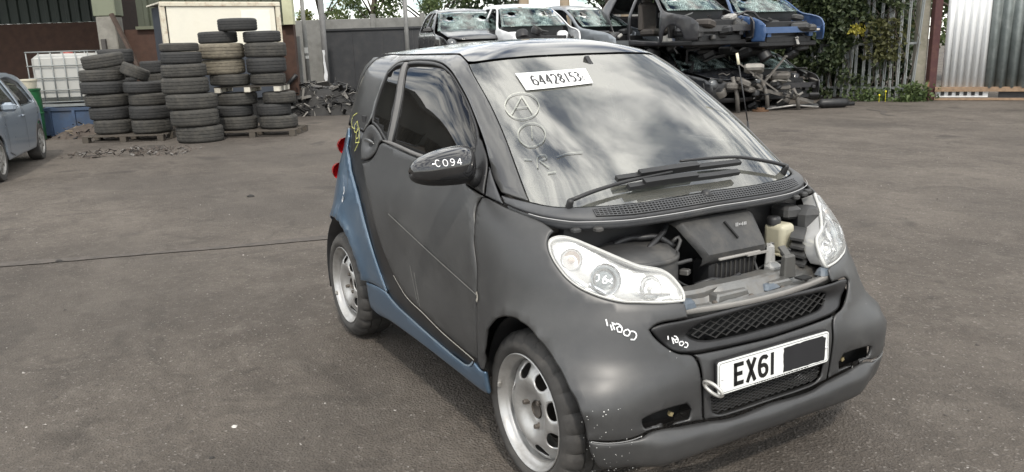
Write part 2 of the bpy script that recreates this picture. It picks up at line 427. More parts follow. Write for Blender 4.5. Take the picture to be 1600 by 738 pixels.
# loose grit
def grit(n, seed, rmin, rmax, dfun, name, m_, label):
    rr = random.Random(seed); mb = MB()
    for k in range(n):
        d, l = dfun(rr); p = G(d, l); s_ = rr.uniform(rmin, rmax)*(1+rr.random()**6*2)
        if -2.2 < p.x < .5 and abs(p.y) < .75: continue
        V = []; a0 = rr.random()*6; h = s_*rr.uniform(.4, .9)
        for i in range(5):
            a = a0+i*2*PI/5; r = s_*rr.uniform(.6, 1.2); V.append((p.x+r*math.cos(a), p.y+r*math.sin(a), .001))
        V.append((p.x+s_*rr.uniform(-.3, .3), p.y+s_*rr.uniform(-.3, .3), h+.001))
        mb.add(V, [(i, (i+1) % 5, 5) for i in range(5)])
    return stuff(mb.build(name, m_), label, 'grit')
def near(rr):
    d = 1.7+rr.random()**1.6*9; return d, rr.uniform(-.72, .72)*d
grit(2200, 11, .0012, .0035, near, 'loose_grit', mat('pale_grit', (.30, .28, .26), .9, 0, .3, 3), 'pale grit and small stones scattered over the asphalt')
grit(260, 12, .002, .006, near, 'dark_grit', mat('dark_grit', (.06, .053, .047), .9, 0, .3, 3), 'dark crumbs of dirt scattered over the asphalt')

# ---- industrial shed on the left
BD = 18.6
shed = groot('industrial_shed', BD, -15.0, 0, 0, 'green clad industrial shed with brown brick lower wall behind the tyres', 'building')
shed.location = G(20.0, -16.1); shed.scale = (1.075, 1, 1.03)
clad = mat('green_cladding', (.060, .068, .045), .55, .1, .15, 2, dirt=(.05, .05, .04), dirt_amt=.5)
cladd = mat('shade_dark_green_cladding', (.012, .016, .0135), .6, .1, .2, 2)  # green darkened to put the bay's shade into the colour
brick = mat('brown_brick', (.030, .018, .014), .9, 0, .25, 8, .3, 60, dirt=(.03, .025, .022), dirt_amt=.6, dscale=1.2)  # brown lowered as well, shade of the bay put into the colour
def corr(x0, x1, z0, z1, y, pitch, depth, name, m_, par):
    mb = MB(); V = []; x = x0; k = 0
    while x < x1:
        for dx, dy in ((0, 0), (.55, 0), (.65, depth), (.9, depth)):
            if x+dx*pitch <= x1: V.append((x+dx*pitch, y-dy))
        x += pitch
    n = len(V); pts = [(a, b, z0) for a, b in V]+[(a, b, z1) for a, b in V]
    mb.add(pts, [(i, i+1, n+i+1, n+i) for i in range(n-1)]); o = mb.build(name, m_, par)
    md = o.modifiers.new('t', 'SOLIDIFY'); md.thickness = .02; md.offset = 1; return o
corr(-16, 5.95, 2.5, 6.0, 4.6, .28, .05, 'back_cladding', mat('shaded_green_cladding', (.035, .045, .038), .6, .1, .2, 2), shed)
corr(6.75, 10.2, 2.15, 6.0, .0, .28, .05, 'wall_cladding', clad, shed)
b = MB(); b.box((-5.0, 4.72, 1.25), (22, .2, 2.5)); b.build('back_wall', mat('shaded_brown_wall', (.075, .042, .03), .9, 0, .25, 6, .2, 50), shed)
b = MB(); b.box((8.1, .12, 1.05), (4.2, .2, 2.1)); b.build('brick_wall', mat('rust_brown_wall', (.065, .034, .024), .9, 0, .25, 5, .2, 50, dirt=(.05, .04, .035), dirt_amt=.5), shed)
b = MB(); b.box((8.45, -.03, 2.13), (3.5, .10, .07)); b.build('drip_ledge', mat('pale_ledge', (.12, .125, .085), .7), shed)
b = MB(); b.box((6.2, -.22, 1.2), (.42, .40, 2.4), None, .02); b.build('concrete_column', mat('stained_concrete', (.22, .21, .185), .9, 0, .2, 5, .2, 60, dirt=(.10, .095, .08), dirt_amt=.6, dscale=3), shed)
b = MB(); b.box((6.2, -.22, 4.2), (.50, .42, 3.6), None, .02); b.build('clad_column', mat('pale_green_column', (.17, .185, .13), .7, 0, .12, 3, dirt=(.12, .12, .09), dirt_amt=.5), shed)
b = MB(); b.box((6.12, -.46, 1.75), (.10, .08, .3), None, .01); b.build('meter_box', mat('dark_box', (.06, .055, .05), .6), shed)
b = MB(); b.bar((6.38, -.48, 2.45), (7.05, -.55, .7), .09, .07); b.build('steel_brace', mat('rusty_dark_steel', (.085, .06, .048), .8, .2, .3, 12), shed)
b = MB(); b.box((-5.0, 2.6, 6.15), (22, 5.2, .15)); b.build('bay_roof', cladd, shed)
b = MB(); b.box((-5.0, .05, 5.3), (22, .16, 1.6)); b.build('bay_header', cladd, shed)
b = MB(); b.box((6.05, 2.5, 3.0), (.14, 4.4, 6.0)); b.build('bay_side_wall', brick, shed)
b = MB(); b.box((-16.0, 2.5, 3.0), (.14, 4.6, 6.0)); b.build('bay_end_wall', brick, shed)
for k in range(3):
    b = MB(); b.box((-10.5+5.2*k, .05, 2.4), (.25, .25, 4.6)); b.build('bay_column', cladd, shed)
b = MB(); b.bar((-16, -.2, 6.1), (10.3, -.2, 6.1), .5, .15); b.build('eaves_gutter', cladd, shed)
b = MB(); b.box((10.15, -.08, 3.9), (.22, .2, 3.6)); b.build('corner_post', mat('pale_cream_post', (.45, .45, .30), .6, 0, .1), shed)

# ---- far boundary: concrete wall, dark gate, posts
wall = groot('boundary_wall', 27.0, -1.0, 0, 0, 'pale concrete boundary wall above the dark steel gate', 'wall')
conc = mat('weathered_concrete', (.22, .22, .21), .9, 0, .15, 3, .2, 40, dirt=(.13, .13, .12), dirt_amt=.7, dscale=2)
for k in range(15):
    b = MB(); b.box((-9.0+1.62*k, .2, 1.2), (1.6, .16, 2.62), None, .012); b.build('wall_slab', conc, wall)
for k in range(16):
    b = MB(); b.box((-9.81+1.62*k, .17, 1.26), (.14, .24, 2.76), None, .01); b.build('wall_post', conc, wall)
gate = groot('steel_gate', 25.5, -3.2, 0, 0, 'wide dark grey sheet steel gate standing open in front of the wall', 'gate')
gm = mat('dark_gate_paint', (.040, .042, .046), .6, .1, .15, 3, dirt=(.08, .075, .07), dirt_amt=.4)
for k in range(6):
    b = MB(); b.box((-2.0+.93*k, 0, 1.10), (.925, .03, 2.05)); b.build('gate_sheet', gm, gate)
b = MB()
for z in (.07, 2.14): b.box((.325, -.03, z), (5.6, .06, .06))
b.build('gate_rail', gm, gate)
for (d, l, h, w, m_, lb) in ((23.5, -5.72, 3.4, .12, conc, 'grey round gate post with a small white notice'), (23.9, -5.28, 3.4, .16, mat('grey_post_paint', (.16, .16, .16), .7), 'peeling grey gate post beside the dark gate'), (24.0, -2.88, 4.2, .13, mat('grey_pole_paint', (.22, .22, .215), .6, .2), 'tall thin grey pole in front of the dark gate')):
    t_ = groot('steel_post', d, l, 0, 0, lb, 'post'); b = MB(); b.tube([(0, 0, 0), (0, 0, h)], w/2, 12); b.build('shaft', m_, t_, True)
    b = MB(); b.lathe([(0, .03), (w*.4, .025), (w*.56, .0), (w*.56, -.05)], 12, T(0, 0, h)); b.build('cap', m_, t_, True)
    if w < .125:
        b = MB(); b.box((.02, -w/2-.006, 1.55), (.10, .01, .16)); b.box((.03, -w/2-.006, 1.36), (.10, .01, .08)); b.build('notice', white_if(), t_) if False else b.build('notice', mat('white_notice', (.75, .75, .72), .6), t_)
    elif w > .15:
        b = MB(); rr = random.Random(2); n = 12; L_ = [(-.045+rr.uniform(-.015, .015), .55+.09*k) for k in range(n)]; Rr = [(.03+rr.uniform(-.03, .02), .55+.09*k) for k in range(n)][::-1]
        pts = L_+Rr; b.add([(x, -w/2-.012, z) for x, z in pts]+[(x, -w/2+.02, z) for x, z in pts], [tuple(range(len(pts)))]+[(i, (i+1) % len(pts), len(pts)+(i+1) % len(pts), len(pts)+i) for i in range(len(pts))]); b.build('peeling_paint', mat('white_flake', (.7, .72, .74), .6), t_)
t_ = groot('plywood_board', 22.3, -5.95, 0, 0, 'tan plywood board standing beside the gate post', 'board'); b = MB(); b.box((0, 0, .95), (.62, .03, 1.9)); b.build('sheet', mat('tan_plywood', (.30, .22, .155), .8, 0, .15, 4, .1, 30), t_)
b = MB(); b.box((.34, 0, .95), (.08, .08, 1.95)); b.build('stile', conc, t_)

# ---- foliage
def leaves(n, seed, pos_fn, size, name, m_, par=None):
    """n small folded leaves, each four triangles"""
    rs = np.random.RandomState(seed); P = pos_fn(rs, n); n = len(P)
    s_ = size*rs.uniform(.6, 1.4, (n, 1)); d = rs.normal(size=(n, 3)); d[:, 2] -= .25; d /= np.linalg.norm(d, axis=1, keepdims=True)
    a = rs.normal(size=(n, 3)); a -= d*np.sum(a*d, 1, keepdims=True); a /= np.linalg.norm(a, axis=1, keepdims=True); nn = np.cross(d, a)
    v = np.stack([P, P+d*s_*.45+a*s_*.32+nn*s_*.10, P+d*s_, P+d*s_*.45-a*s_*.32+nn*s_*.10], 1).reshape(-1, 3)
    i = np.arange(n)*4; f = np.concatenate([np.stack([i, i+1, i+2], 1), np.stack([i, i+2, i+3], 1)])
    me = bpy.data.meshes.new(name); me.from_pydata(v.tolist(), [], f.tolist()); me.materials.append(m_); o = bpy.data.objects.new(name, me); COL.objects.link(o)
    if par: o.parent = par
    return o
def leafmat(name, c1, c2, tr=.35):
    if name in MATS: return MATS[name]
    M = bpy.data.materials.new(name); M.use_nodes = True; t = M.node_tree; b = t.nodes['Principled BSDF']; L = t.links.new
    g = t.nodes.new('ShaderNodeNewGeometry'); r = t.nodes.new('ShaderNodeValToRGB'); r.color_ramp.elements[0].color = (*c1, 1); r.color_ramp.elements[1].color = (*c2, 1); L(g.outputs['Random Per Island'], r.inputs[0])
    L(r.outputs[0], b.inputs['Base Color']); b.inputs['Roughness'].default_value = .55
    tl = t.nodes.new('ShaderNodeBsdfTranslucent'); L(r.outputs[0], tl.inputs[0]); mx = t.nodes.new('ShaderNodeMixShader'); mx.inputs[0].default_value = tr
    L(b.outputs[0], mx.inputs[1]); L(tl.outputs[0], mx.inputs[2]); L(mx.outputs[0], t.nodes['Material Output'].inputs[0]); MATS[name] = M; return M
bark = mat('bark', (.075, .06, .048), .9, 0, .3, 10, .4, 30)
def tree(d, l, h, rad_, seed, label, n, lm, size=.16, base=.25, dens=16, group='trees beyond the boundary wall'):
    t_ = groot('tree', d, l, 0, 0, label, 'tree', group); rr = random.Random(seed)
    tk = MB(); top = (rr.uniform(-.4, .4), rr.uniform(-.4, .4), h*.8)
    tk.tube([(0, 0, -.1), (.1*rr.uniform(-1, 1), 0, h*.3), top], [.16, .12, .04], 8); cl = []
    for k in range(dens):
        z = h*rr.uniform(base, 1); a = rr.uniform(0, 2*PI); r = rad_*math.sqrt(max(.05, 1-((z/h-.6)/.48)**2))*rr.uniform(.35, 1); c = (r*math.cos(a), r*math.sin(a), z); cl.append((c, rad_*rr.uniform(.22, .42)))
        z0 = z*.75; tk.tube([(top[0]*z0/h, top[1]*z0/h, z0*.9), (c[0]*.5, c[1]*.5, (z0+z)/2), c], [.05, .03, .012], 5)
    tk.build('trunk', bark, t_, True)
    C_ = np.array([c for c, _ in cl]); Rr = np.array([r for _, r in cl])
    def pf(rs, n_):
        k = rs.randint(0, len(C_), n_); v = rs.normal(size=(n_, 3)); v /= np.linalg.norm(v, axis=1, keepdims=True); return C_[k]+v*(Rr[k]*rs.uniform(.2, 1, n_)**.6)[:, None]*[1, 1, .75]
    leaves(n, seed, pf, size, 'crown', lm, t_); return t_
lm_a = leafmat('mid_green_leaf', (.05, .085, .028), (.13, .17, .06)); lm_b = leafmat('dark_leaf', (.018, .034, .014), (.045, .07, .026), .2); lm_c = leafmat('yellow_leaf', (.10, .13, .035), (.20, .21, .07))  # lighter, darker and yellower leaf greens for different plants
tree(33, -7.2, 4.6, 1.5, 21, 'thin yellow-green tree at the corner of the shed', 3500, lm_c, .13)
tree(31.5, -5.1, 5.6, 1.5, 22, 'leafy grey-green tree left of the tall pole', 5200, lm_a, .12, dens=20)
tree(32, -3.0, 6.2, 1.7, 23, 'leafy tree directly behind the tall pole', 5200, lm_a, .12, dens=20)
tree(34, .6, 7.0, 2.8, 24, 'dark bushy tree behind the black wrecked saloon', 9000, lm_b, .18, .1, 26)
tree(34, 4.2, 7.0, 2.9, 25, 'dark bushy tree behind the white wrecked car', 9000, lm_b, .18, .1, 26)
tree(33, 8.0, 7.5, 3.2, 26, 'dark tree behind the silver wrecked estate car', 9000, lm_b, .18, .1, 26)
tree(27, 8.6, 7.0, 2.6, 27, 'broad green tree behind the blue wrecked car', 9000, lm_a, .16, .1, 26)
tree(26, 14.5, 6.5, 2.6, 28, 'green tree behind the corrugated gate', 5000, lm_a, .17, .1, 22)
tree(24, 19.5, 6.5, 2.8, 29, 'dark tree far behind the corrugated gate', 5000, lm_b, .18, .1, 22)
for l, lb in ((.35, 'brown timber pole left of the white wreck'), (1.25, 'brown timber pole behind the white wreck'), (2.6, 'brown timber pole behind the silver wreck')):
    pp = groot('timber_pole', 23.0, l*1.25+.1, 0, 0, lb, 'pole'); b = MB(); b.tube([(0, 0, 0), (0, 0, 5)], .14, 10); b.build('shaft', mat('weathered_timber', (.30, .24, .17), .85, 0, .2, 6), pp, True)

hd = groot('hedge', 21.2, 8.3, 0, rad(-38), 'dark overgrown hedge behind the palisade fence', 'hedge')
def hedge_pos(rs, n): return np.stack([rs.uniform(-2.6, 2.0, n), rs.normal(0, .35, n), rs.uniform(0, 1, n)**.8*3.9], 1)
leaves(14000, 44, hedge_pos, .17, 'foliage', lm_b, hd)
b = MB(); rr = random.Random(9)
for k in range(14):
    x = -2.4+.33*k; b.tube([(x, 0, 0), (x+rr.uniform(-.2, .2), 0, 1.2), (x+rr.uniform(-.4, .4), rr.uniform(-.3, .3), 3)], [.04, .03, .01], 5)
stuff(b.build('stems', bark, hd))
# ---- palisade fence, ivy, concrete and red posts, corrugated gate on the right
A, B = G(20.4, 6.9), G(18.45, 9.35)
fence = root('palisade_fence', A, math.atan2(B.y-A.y, B.x-A.x), 'galvanised steel palisade fence half buried under ivy', 'fence'); FL = (B-A).length
galv = mat('galvanised_steel', (.26, .275, .27), .55, .3, .15, 6, dirt=(.14, .13, .11), dirt_amt=.5)
rr = random.Random(5)
pale = None
for k in range(int(FL/.155)):
    x = .08+.155*k
    if pale is None:
        V = [(-.034, 0), (-.016, -.012), (0, .004), (.016, -.012), (.034, 0)]; mb = MB(); pts = []
        for z in (.06, 2.75): pts += [(a, b_, z) for a, b_ in V]
        pts.append((0, 0, 2.9)); mb.add(pts, [(i, i+1, 6+i, 5+i) for i in range(4)]+[(5+i, 6+i, 10) for i in range(4)]); pale = mb.build('pale', galv, fence); md = pale.modifiers.new('t', 'SOLIDIFY'); md.thickness = .004; o = pale
    else: o = pale.copy(); COL.objects.link(o)
    o.location = (x, -.05, 0); o.rotation_euler = (0, rad(rr.uniform(-1.2, 3.2)), 0)
for z in (.28, 1.28, 2.4):
    b = MB(); b.bar((0, 0, z), (FL, 0, z), .045, .05); b.build('fence_rail', galv, fence)
for x in (.0, FL/2, FL):
    b = MB(); b.box((x, .07, 1.4), (.10, .06, 2.8)); b.build('fence_post', galv, fence)
cp = groot('concrete_post', 18.55, 9.40, 0, 0, 'mossy concrete post at the end of the palisade fence', 'post'); b = MB(); b.box((0, 0, 1.6), (.24, .2, 3.3), None, .015); b.build('shaft', mat('mossy_concrete', (.23, .215, .175), .9, 0, .2, 6, .2, 60, dirt=(.09, .10, .05), dirt_amt=.6, dscale=4), cp)
b = MB(); b.box((0, -.02, .12), (.36, .3, .25), None, .02); b.build('footing', conc, cp)
rp_ = groot('red_gate_post', 18.35, 9.60, 0, 0, 'dark red steel post beside the corrugated gate', 'post'); b = MB(); b.box((0, 0, 1.65), (.17, .17, 3.3), None, .01); b.build('shaft', mat('oxide_red', (.06, .02, .02), .6, .1, .15, 8, dirt=(.15, .08, .05), dirt_amt=.5, dscale=5), rp_)
b = MB(); b.box((-.11, -.08, .36), (.05, .06, .12)); b.build('hinge', rust_ if False else mat('rust_hinge', (.2, .10, .06), .8), rp_)
ga, gb = G(18.3, 9.68), G(14.78, 16.76)
cg = root('corrugated_gate', ga, math.atan2(gb.y-ga.y, gb.x-ga.x), 'corrugated sheet gate, left panel white and the rest bare grey', 'gate'); GL = (gb-ga).length
def wave(x0, x1, z0, z1, y, pitch, dep, name, m_):
    n = int((x1-x0)/pitch*8); V = []
    for i in range(n+1):
        x = x0+(x1-x0)*i/n; p = ((x-x0)/pitch) % 1; h = .5-.5*math.cos(2*PI*p); h = h**.6 if True else h
        V.append((x, y-dep*h))
    mb = MB(); m_n = len(V); mb.add([(a, b_, z0) for a, b_ in V]+[(a, b_, z1) for a, b_ in V], [(i, i+1, m_n+i+1, m_n+i) for i in range(m_n-1)]); o = mb.build(name, m_, cg, True); md = o.modifiers.new('t', 'SOLIDIFY'); md.thickness = .003
wave(.12, .97, .30, 3.4, 0, .142, .07, 'white_sheet', mat('white_coated_sheet', (.74, .75, .75), .35, 0, .03, 3, dirt=(.62, .60, .56), dirt_amt=.3, dscale=3))
wave(.95, GL, .28, 3.4, .015, .21, .14, 'grey_sheet', mat('weathered_zinc_sheet', (.20, .225, .22), .55, .2, .2, 4, dirt=(.36, .38, .37), dirt_amt=.5, dscale=5))
b = MB(); b.box((GL/2, -.06, .25), (GL, .10, .10)); b.build('bottom_rail', mat('rusty_rail', (.27, .185, .12), .8, .1, .25, 12), cg)
b = MB(); b.box((.55, -.02, .14), (1.0, .04, .13)); b.build('white_kick_strip', mat('white_coated_sheet', (.80, .81, .81), .35), cg)
b = MB(); b.box((GL/2+.6, .0, .13), (GL-1.3, .05, .14)); b.build('dark_kick_strip', mat('dark_strip', (.03, .03, .032), .6), cg)
for k in range(6):
    b = MB(); b.box((.16+.15*k, -.048, .16), (.07, .02, .09)); b.build('strip_notch', mat('dark_strip', (.03, .03, .032), .6), cg)
b = MB(); b.box((GL/2, -.03, .035), (GL, .14, .05)); b.build('gate_track', mat('rusty_rail', (.27, .185, .12), .8, .1, .25, 12), cg)
# ivy over the fence: heavy towards the wrecks, thinning to the post
iv = root('ivy_thicket', G(20.2, 7.4), YR, 'dense ivy and bramble thicket hanging over the palisade fence', 'ivy')
def ivy_pos(rs, n):
    x = rs.beta(1.1, 1.7, n)*FL*1.02-.35; fr = np.clip(x/FL, 0, 1)
    zlow = .55+fr*1.35+.25*np.sin(x*3.1)+.18*np.sin(x*7.7+1); z = zlow+(3.4-zlow)*rs.uniform(0, 1, n)**.8
    z = np.where((rs.uniform(0, 1, n) < .10*(1-fr)), rs.uniform(.1, 1.0, n), z)
    y = rs.normal(0, .16, n)-.10+.22*np.sin(x*4.3+z*2.3)*np.sin(z*3.1+x)
    keep = (np.sin(x*5.1+1.7*np.sin(z*2.9))*np.sin(z*4.4+x*2.1) > -.6+1.5*np.maximum(0, fr-.40)) ; ux = (B-A).normalized()
    vx = Vector((-ux.y, ux.x, 0)); P = np.stack([A.x+ux.x*x+vx.x*(y*-1*-1), A.y+ux.y*x+vx.y*y, z], 1)[keep]
    R = np.array(Matrix.Rotation(-YR, 3, 'Z')); o = np.array(G(20.2, 7.4)); return (P-o) @ R.T
leaves(30000, 41, ivy_pos, .12, 'ivy_leaves', leafmat('ivy_leaf', (.016, .030, .012), (.075, .095, .038), .25), iv)
b = MB(); rr = random.Random(6); Rm = Matrix.Rotation(-YR, 3, 'Z'); ux = (B-A).normalized()
for k in range(26):
    x = rr.uniform(0, FL*.95); p0 = A+ux*x; q = []
    for j in range(6): q.append(Rm @ (p0+ux*(rr.uniform(-.15, .15)*j)+Vector((0, 0, .3+.55*j))+Vector((ux.y, -ux.x, 0))*rr.uniform(0, .15)-G(20.2, 7.4)))
    b.tube(q, .008, 4)
stuff(b.build('ivy_stems', bark, iv))
def clump(name, d, l, n, size, spread, h, lm, label, seed):
    c = groot(name, d, l, 0, 0, label, 'plant'); 
    def pf(rs, m_): return np.stack([rs.normal(0, spread, m_), rs.normal(0, spread*.5, m_), rs.uniform(0, 1, m_)**1.5*h], 1)
    leaves(n, seed, pf, size, 'foliage', lm, c); return c
clump('weed_clump', 18.2, 9.15, 700, .09, .20, .40, lm_a, 'green weeds at the foot of the concrete post', 51)
clump('weed_clump', 18.7, 8.4, 420, .08, .25, .28, lm_a, 'low weeds growing under the palisade fence', 52)
c = clump('shrub', 18.75, 8.72, 650, .11, .22, .9, leafmat('autumn_leaf', (.06, .065, .022), (.12, .12, .045)), 'brownish shrub growing through the middle of the palisade fence', 53); c.location.z = .95
c = clump('shrub', 18.9, 8.1, 90, .10, .10, .2, leafmat('golden_leaf', (.25, .22, .03), (.42, .38, .06)), 'spray of yellow leaves caught on the fence', 54); c.location.z = 1.55
fl = groot('dandelion_clump', 18.25, 8.55, 0, 0, 'yellow wild flowers at the foot of the fence', 'flowers')
for (x, z) in ((0, .24), (-.14, .16)):
    b = MB(); b.lathe([(0, .012), (.016, .01), (.022, 0)], 8, T(x, 0, z, rad(60))); b.tube([(x, 0, 0), (x, 0, z)], .004, 4); b.build('flower', mat('flower_yellow', (.72, .62, .02), .6), fl)

# ================================================================ the small grey car
# outer skin: horizontal slices, u runs rear centre 0 .. right side 1-2 .. front centre 3 .. left side, z is height
def pchip(xs,ys):
    xs=np.array(xs,float);ys=np.array(ys,float)
    h=np.diff(xs);d=np.diff(ys)/h
    m=np.zeros(len(xs));m[0]=d[0];m[-1]=d[-1]
    for i in range(1,len(xs)-1):
        if d[i-1]*d[i]>0:
            w1=2*h[i]+h[i-1];w2=h[i]+2*h[i-1]
            m[i]=(w1+w2)/(w1/d[i-1]+w2/d[i])
    def f(x):
        x=np.clip(np.asarray(x,float),xs[0],xs[-1])
        i=np.clip(np.searchsorted(xs,x)-1,0,len(xs)-2)
        t=(x-xs[i])/h[i]
        return ys[i]*(2*t**3-3*t**2+1)+h[i]*m[i]*(t**3-2*t**2+t)+ys[i+1]*(-2*t**3+3*t**2)+h[i]*m[i+1]*(t**3-t**2)
    return f
Wz=pchip([.10,.20,.30,.40,.50,.60,.70,.80,.90,1.0,1.1,1.2,1.3,1.4,1.44,1.47,1.49,1.50],[.69,.728,.752,.760,.763,.762,.758,.748,.73,.70,.67,.64,.605,.568,.547,.52,.485,.46])
XF=pchip([.10,.16,.22,.30,.455,.54,.645,.712,.78,.85,.93,.97,1.0,1.12,1.23,1.35,1.46,1.5],[.36,.39,.412,.425,.43,.42,.416,.394,.34,.26,.16,.11,.065,-.103,-.275,-.475,-.68,-.765])
XM=pchip([.1,.5,.7,.9,1.0,1.2,1.46,1.5],[-.2,-.2,-.2,-.35,-.6,-.85,-1.2,-1.25])
NF=pchip([.1,.40,.47,.54,.645,.712,.80,.9,1.0,1.46,1.5],[6.5,6.5,5.2,3.5,2.8,2.6,2.9,3.3,3.6,4.5,4.5])
XR=pchip([.1,.25,.4,.55,.75,1.0,1.2,1.40,1.5],[-2.14,-2.22,-2.26,-2.265,-2.25,-2.22,-2.165,-2.06,-1.96])
XN=pchip([.1,1.0,1.5],[-1.75,-1.70,-1.55])
NR=pchip([.1,1.0,1.25,1.5],[3.2,3.2,4.0,7.0])
def bulge(x,z):
    r=.038*np.exp(-((x+1.90)/.33)**2-((z-.52)/.20)**2)
    f=.030*np.exp(-((x-.12)/.30)**2-((z-.46)/.22)**2)
    return r+f
def width(x,z): return Wz(z)+bulge(x,z)
def pos_r(u,z):
    # u in [0,1] rear, [1,2] side, [2,3] front ; right side (y<0)
    u=np.asarray(u,float);z=np.asarray(z,float)
    xf,xm,n=XF(z),XM(z),NF(z);xr,xn,nr=XR(z),XN(z),NR(z)
    ph=np.clip(3-u,0,1)*np.pi/2
    c,s=np.cos(ph),np.sin(ph);r=(c**n+s**n)**(-1/n)
    fx=xm+(xf-xm)*r*c;fy=r*s
    ph=np.clip(u,0,1)*np.pi/2
    c,s=np.cos(ph),np.sin(ph);r=(c**nr+s**nr)**(-1/nr)
    rx=xn-(xn-xr)*r*c;ry=r*s
    sx=xn+(xm-xn)*(u-1)
    x=np.where(u>2,fx,np.where(u<1,rx,sx));yy=np.where(u>2,fy,np.where(u<1,ry,1.))
    return np.stack([x,-yy*width(x,z),z],-1)
def pos(u,z):
    u=np.asarray(u,float);z=np.asarray(z,float)+0*u;k=u>3
    P=pos_r(np.where(k,6-u,u),z);P[...,1]=np.where(k,-P[...,1],P[...,1]);return P
def param(P):
    x,y,z=P[...,0],np.abs(P[...,1]),P[...,2]
    w=width(x,z);xf,xm=XF(z),XM(z);xr,xn=XR(z),XN(z)
    uf=3-np.arctan2(y/w,np.maximum(x-xm,1e-9)/(xf-xm))/(np.pi/2)
    ur=np.arctan2(y/w,np.maximum(xn-x,1e-9)/(xn-xr))/(np.pi/2)
    us=1+(x-xn)/(xm-xn)
    u=np.where(x>xm,uf,np.where(x<xn,ur,us))
    u=np.where(P[...,1]>0,6-u,u)
    return np.stack([u,z],-1)
PENS = {
 'bumper_writing': [[[2.575,0.618],[2.584,0.617],[2.588,0.624],[2.588,0.634],[2.582,0.641],[2.574,0.642]],[[2.559,0.645],[2.567,0.648],[2.573,0.639],[2.569,0.629],[2.561,0.631],[2.557,0.64],[2.559,0.645]],[[2.553,0.652],[2.546,0.657],[2.54,0.653],[2.543,0.642],[2.551,0.64],[2.553,0.647],[2.553,0.652],[2.546,0.662],[2.538,0.665]],[[2.535,0.647],[2.528,0.668],[2.538,0.661]],[[2.529,0.646],[2.524,0.662]],[[2.513,0.677],[2.517,0.658]]],
 'grille_writing': [[[2.711,0.577],[2.717,0.574],[2.721,0.58],[2.719,0.588],[2.713,0.592]],[[2.7,0.596],[2.707,0.595],[2.71,0.588],[2.705,0.582],[2.699,0.585],[2.698,0.592],[2.7,0.596]],[[2.695,0.601],[2.69,0.606],[2.686,0.603],[2.688,0.596],[2.694,0.595],[2.695,0.601],[2.69,0.613],[2.684,0.616]],[[2.683,0.592],[2.678,0.613],[2.685,0.604]],[[2.668,0.619],[2.669,0.607]]],
 'lens_writing': [[[2.523,0.803],[2.53,0.802],[2.527,0.794],[2.52,0.787],[2.514,0.786]],[[2.548,0.8],[2.535,0.79],[2.53,0.781],[2.537,0.779],[2.545,0.787],[2.539,0.79],[2.534,0.788]],[[2.56,0.791],[2.554,0.788],[2.55,0.782],[2.554,0.779]]],
 'pillar_writing': [[[0.843,1.206],[0.784,1.189],[0.779,1.162],[0.83,1.134],[0.884,1.129]],[[0.894,1.169],[0.865,1.145],[0.901,1.114],[0.94,1.115],[0.941,1.141],[0.894,1.169]],[[0.959,1.138],[0.937,1.11],[0.963,1.086],[0.996,1.09],[0.988,1.116],[0.959,1.138]],[[1.005,1.109],[1.02,1.078],[0.998,1.022]],[[0.965,1.084],[0.973,1.063],[1.032,1.071]]],
 'screen_writing': [[[2.626,1.295],[2.615,1.282],[2.601,1.27],[2.583,1.261],[2.565,1.256],[2.548,1.254],[2.532,1.257],[2.52,1.263],[2.513,1.273],[2.511,1.286],[2.515,1.3],[2.525,1.313],[2.539,1.326],[2.557,1.336],[2.576,1.341],[2.595,1.343],[2.612,1.34],[2.624,1.333],[2.631,1.322],[2.631,1.309],[2.626,1.295]],[[2.591,1.201],[2.583,1.19],[2.572,1.18],[2.558,1.173],[2.544,1.168],[2.531,1.166],[2.519,1.168],[2.511,1.174],[2.506,1.182],[2.505,1.192],[2.509,1.204],[2.517,1.216],[2.529,1.226],[2.543,1.234],[2.557,1.239],[2.571,1.24],[2.583,1.238],[2.592,1.232],[2.596,1.223],[2.596,1.213],[2.591,1.201]],[[2.521,1.27],[2.589,1.331],[2.59,1.273]],[[2.546,1.291],[2.589,1.294]],[[2.564,1.23],[2.545,1.19]],[[2.516,1.1],[2.536,1.137],[2.557,1.14],[2.558,1.13],[2.532,1.122],[2.549,1.101]],[[2.488,1.127],[2.511,1.125]],[[2.587,1.132],[2.624,1.141],[2.671,1.141]],[[2.538,1.085],[2.563,1.088]]],
 'wiper_a_blade': [[[2.707,1.041],[2.807,1.044],[2.967,1.046],[3.109,1.045],[3.217,1.044]]],
 'wiper_a_arm': [[[3.406,1.002],[3.353,1.021],[3.283,1.041],[3.226,1.054],[3.104,1.062],[2.967,1.064]]],
 'wiper_b_blade': [[[2.727,1.015],[2.828,1.018],[2.932,1.018],[3.069,1.016],[3.175,1.016]]],
 'wiper_b_arm': [[[2.545,0.986],[2.616,1.007],[2.708,1.024],[2.794,1.031],[2.903,1.037]]],
}
def on_side(x, z):
    """(u, z) of the skin point at length x on the right side"""
    x = np.asarray(x, float); z = np.asarray(z, float)+0*x
    xf, xm, n = XF(z), XM(z), NF(z); xr, xn, nr = XR(z), XN(z), NR(z)
    a = np.clip((x-xm)/(xf-xm), 0, .999); b = np.clip((xn-x)/(xn-xr), 0, .999)
    y = np.where(x > xm, (1-a**n)**(1/n), np.where(x < xn, (1-b**nr)**(1/nr), 1))
    return param(np.stack([x, -y*width(x, z), z], -1))
def arc(cx, cz, r, a0, a1, n=14):
    t = np.radians(np.linspace(a0, a1, n))
    return [tuple(q) for q in on_side(cx+r*np.cos(t), cz+r*np.sin(t))]
def mir(L): return [(6-u, z) for u, z in L[::-1]]
def both(L):
    """right half outline ending at u=3 -> full outline"""
    return L+[(6-u, z) for u, z in L[::-1] if abs(u-3) > 1e-6]

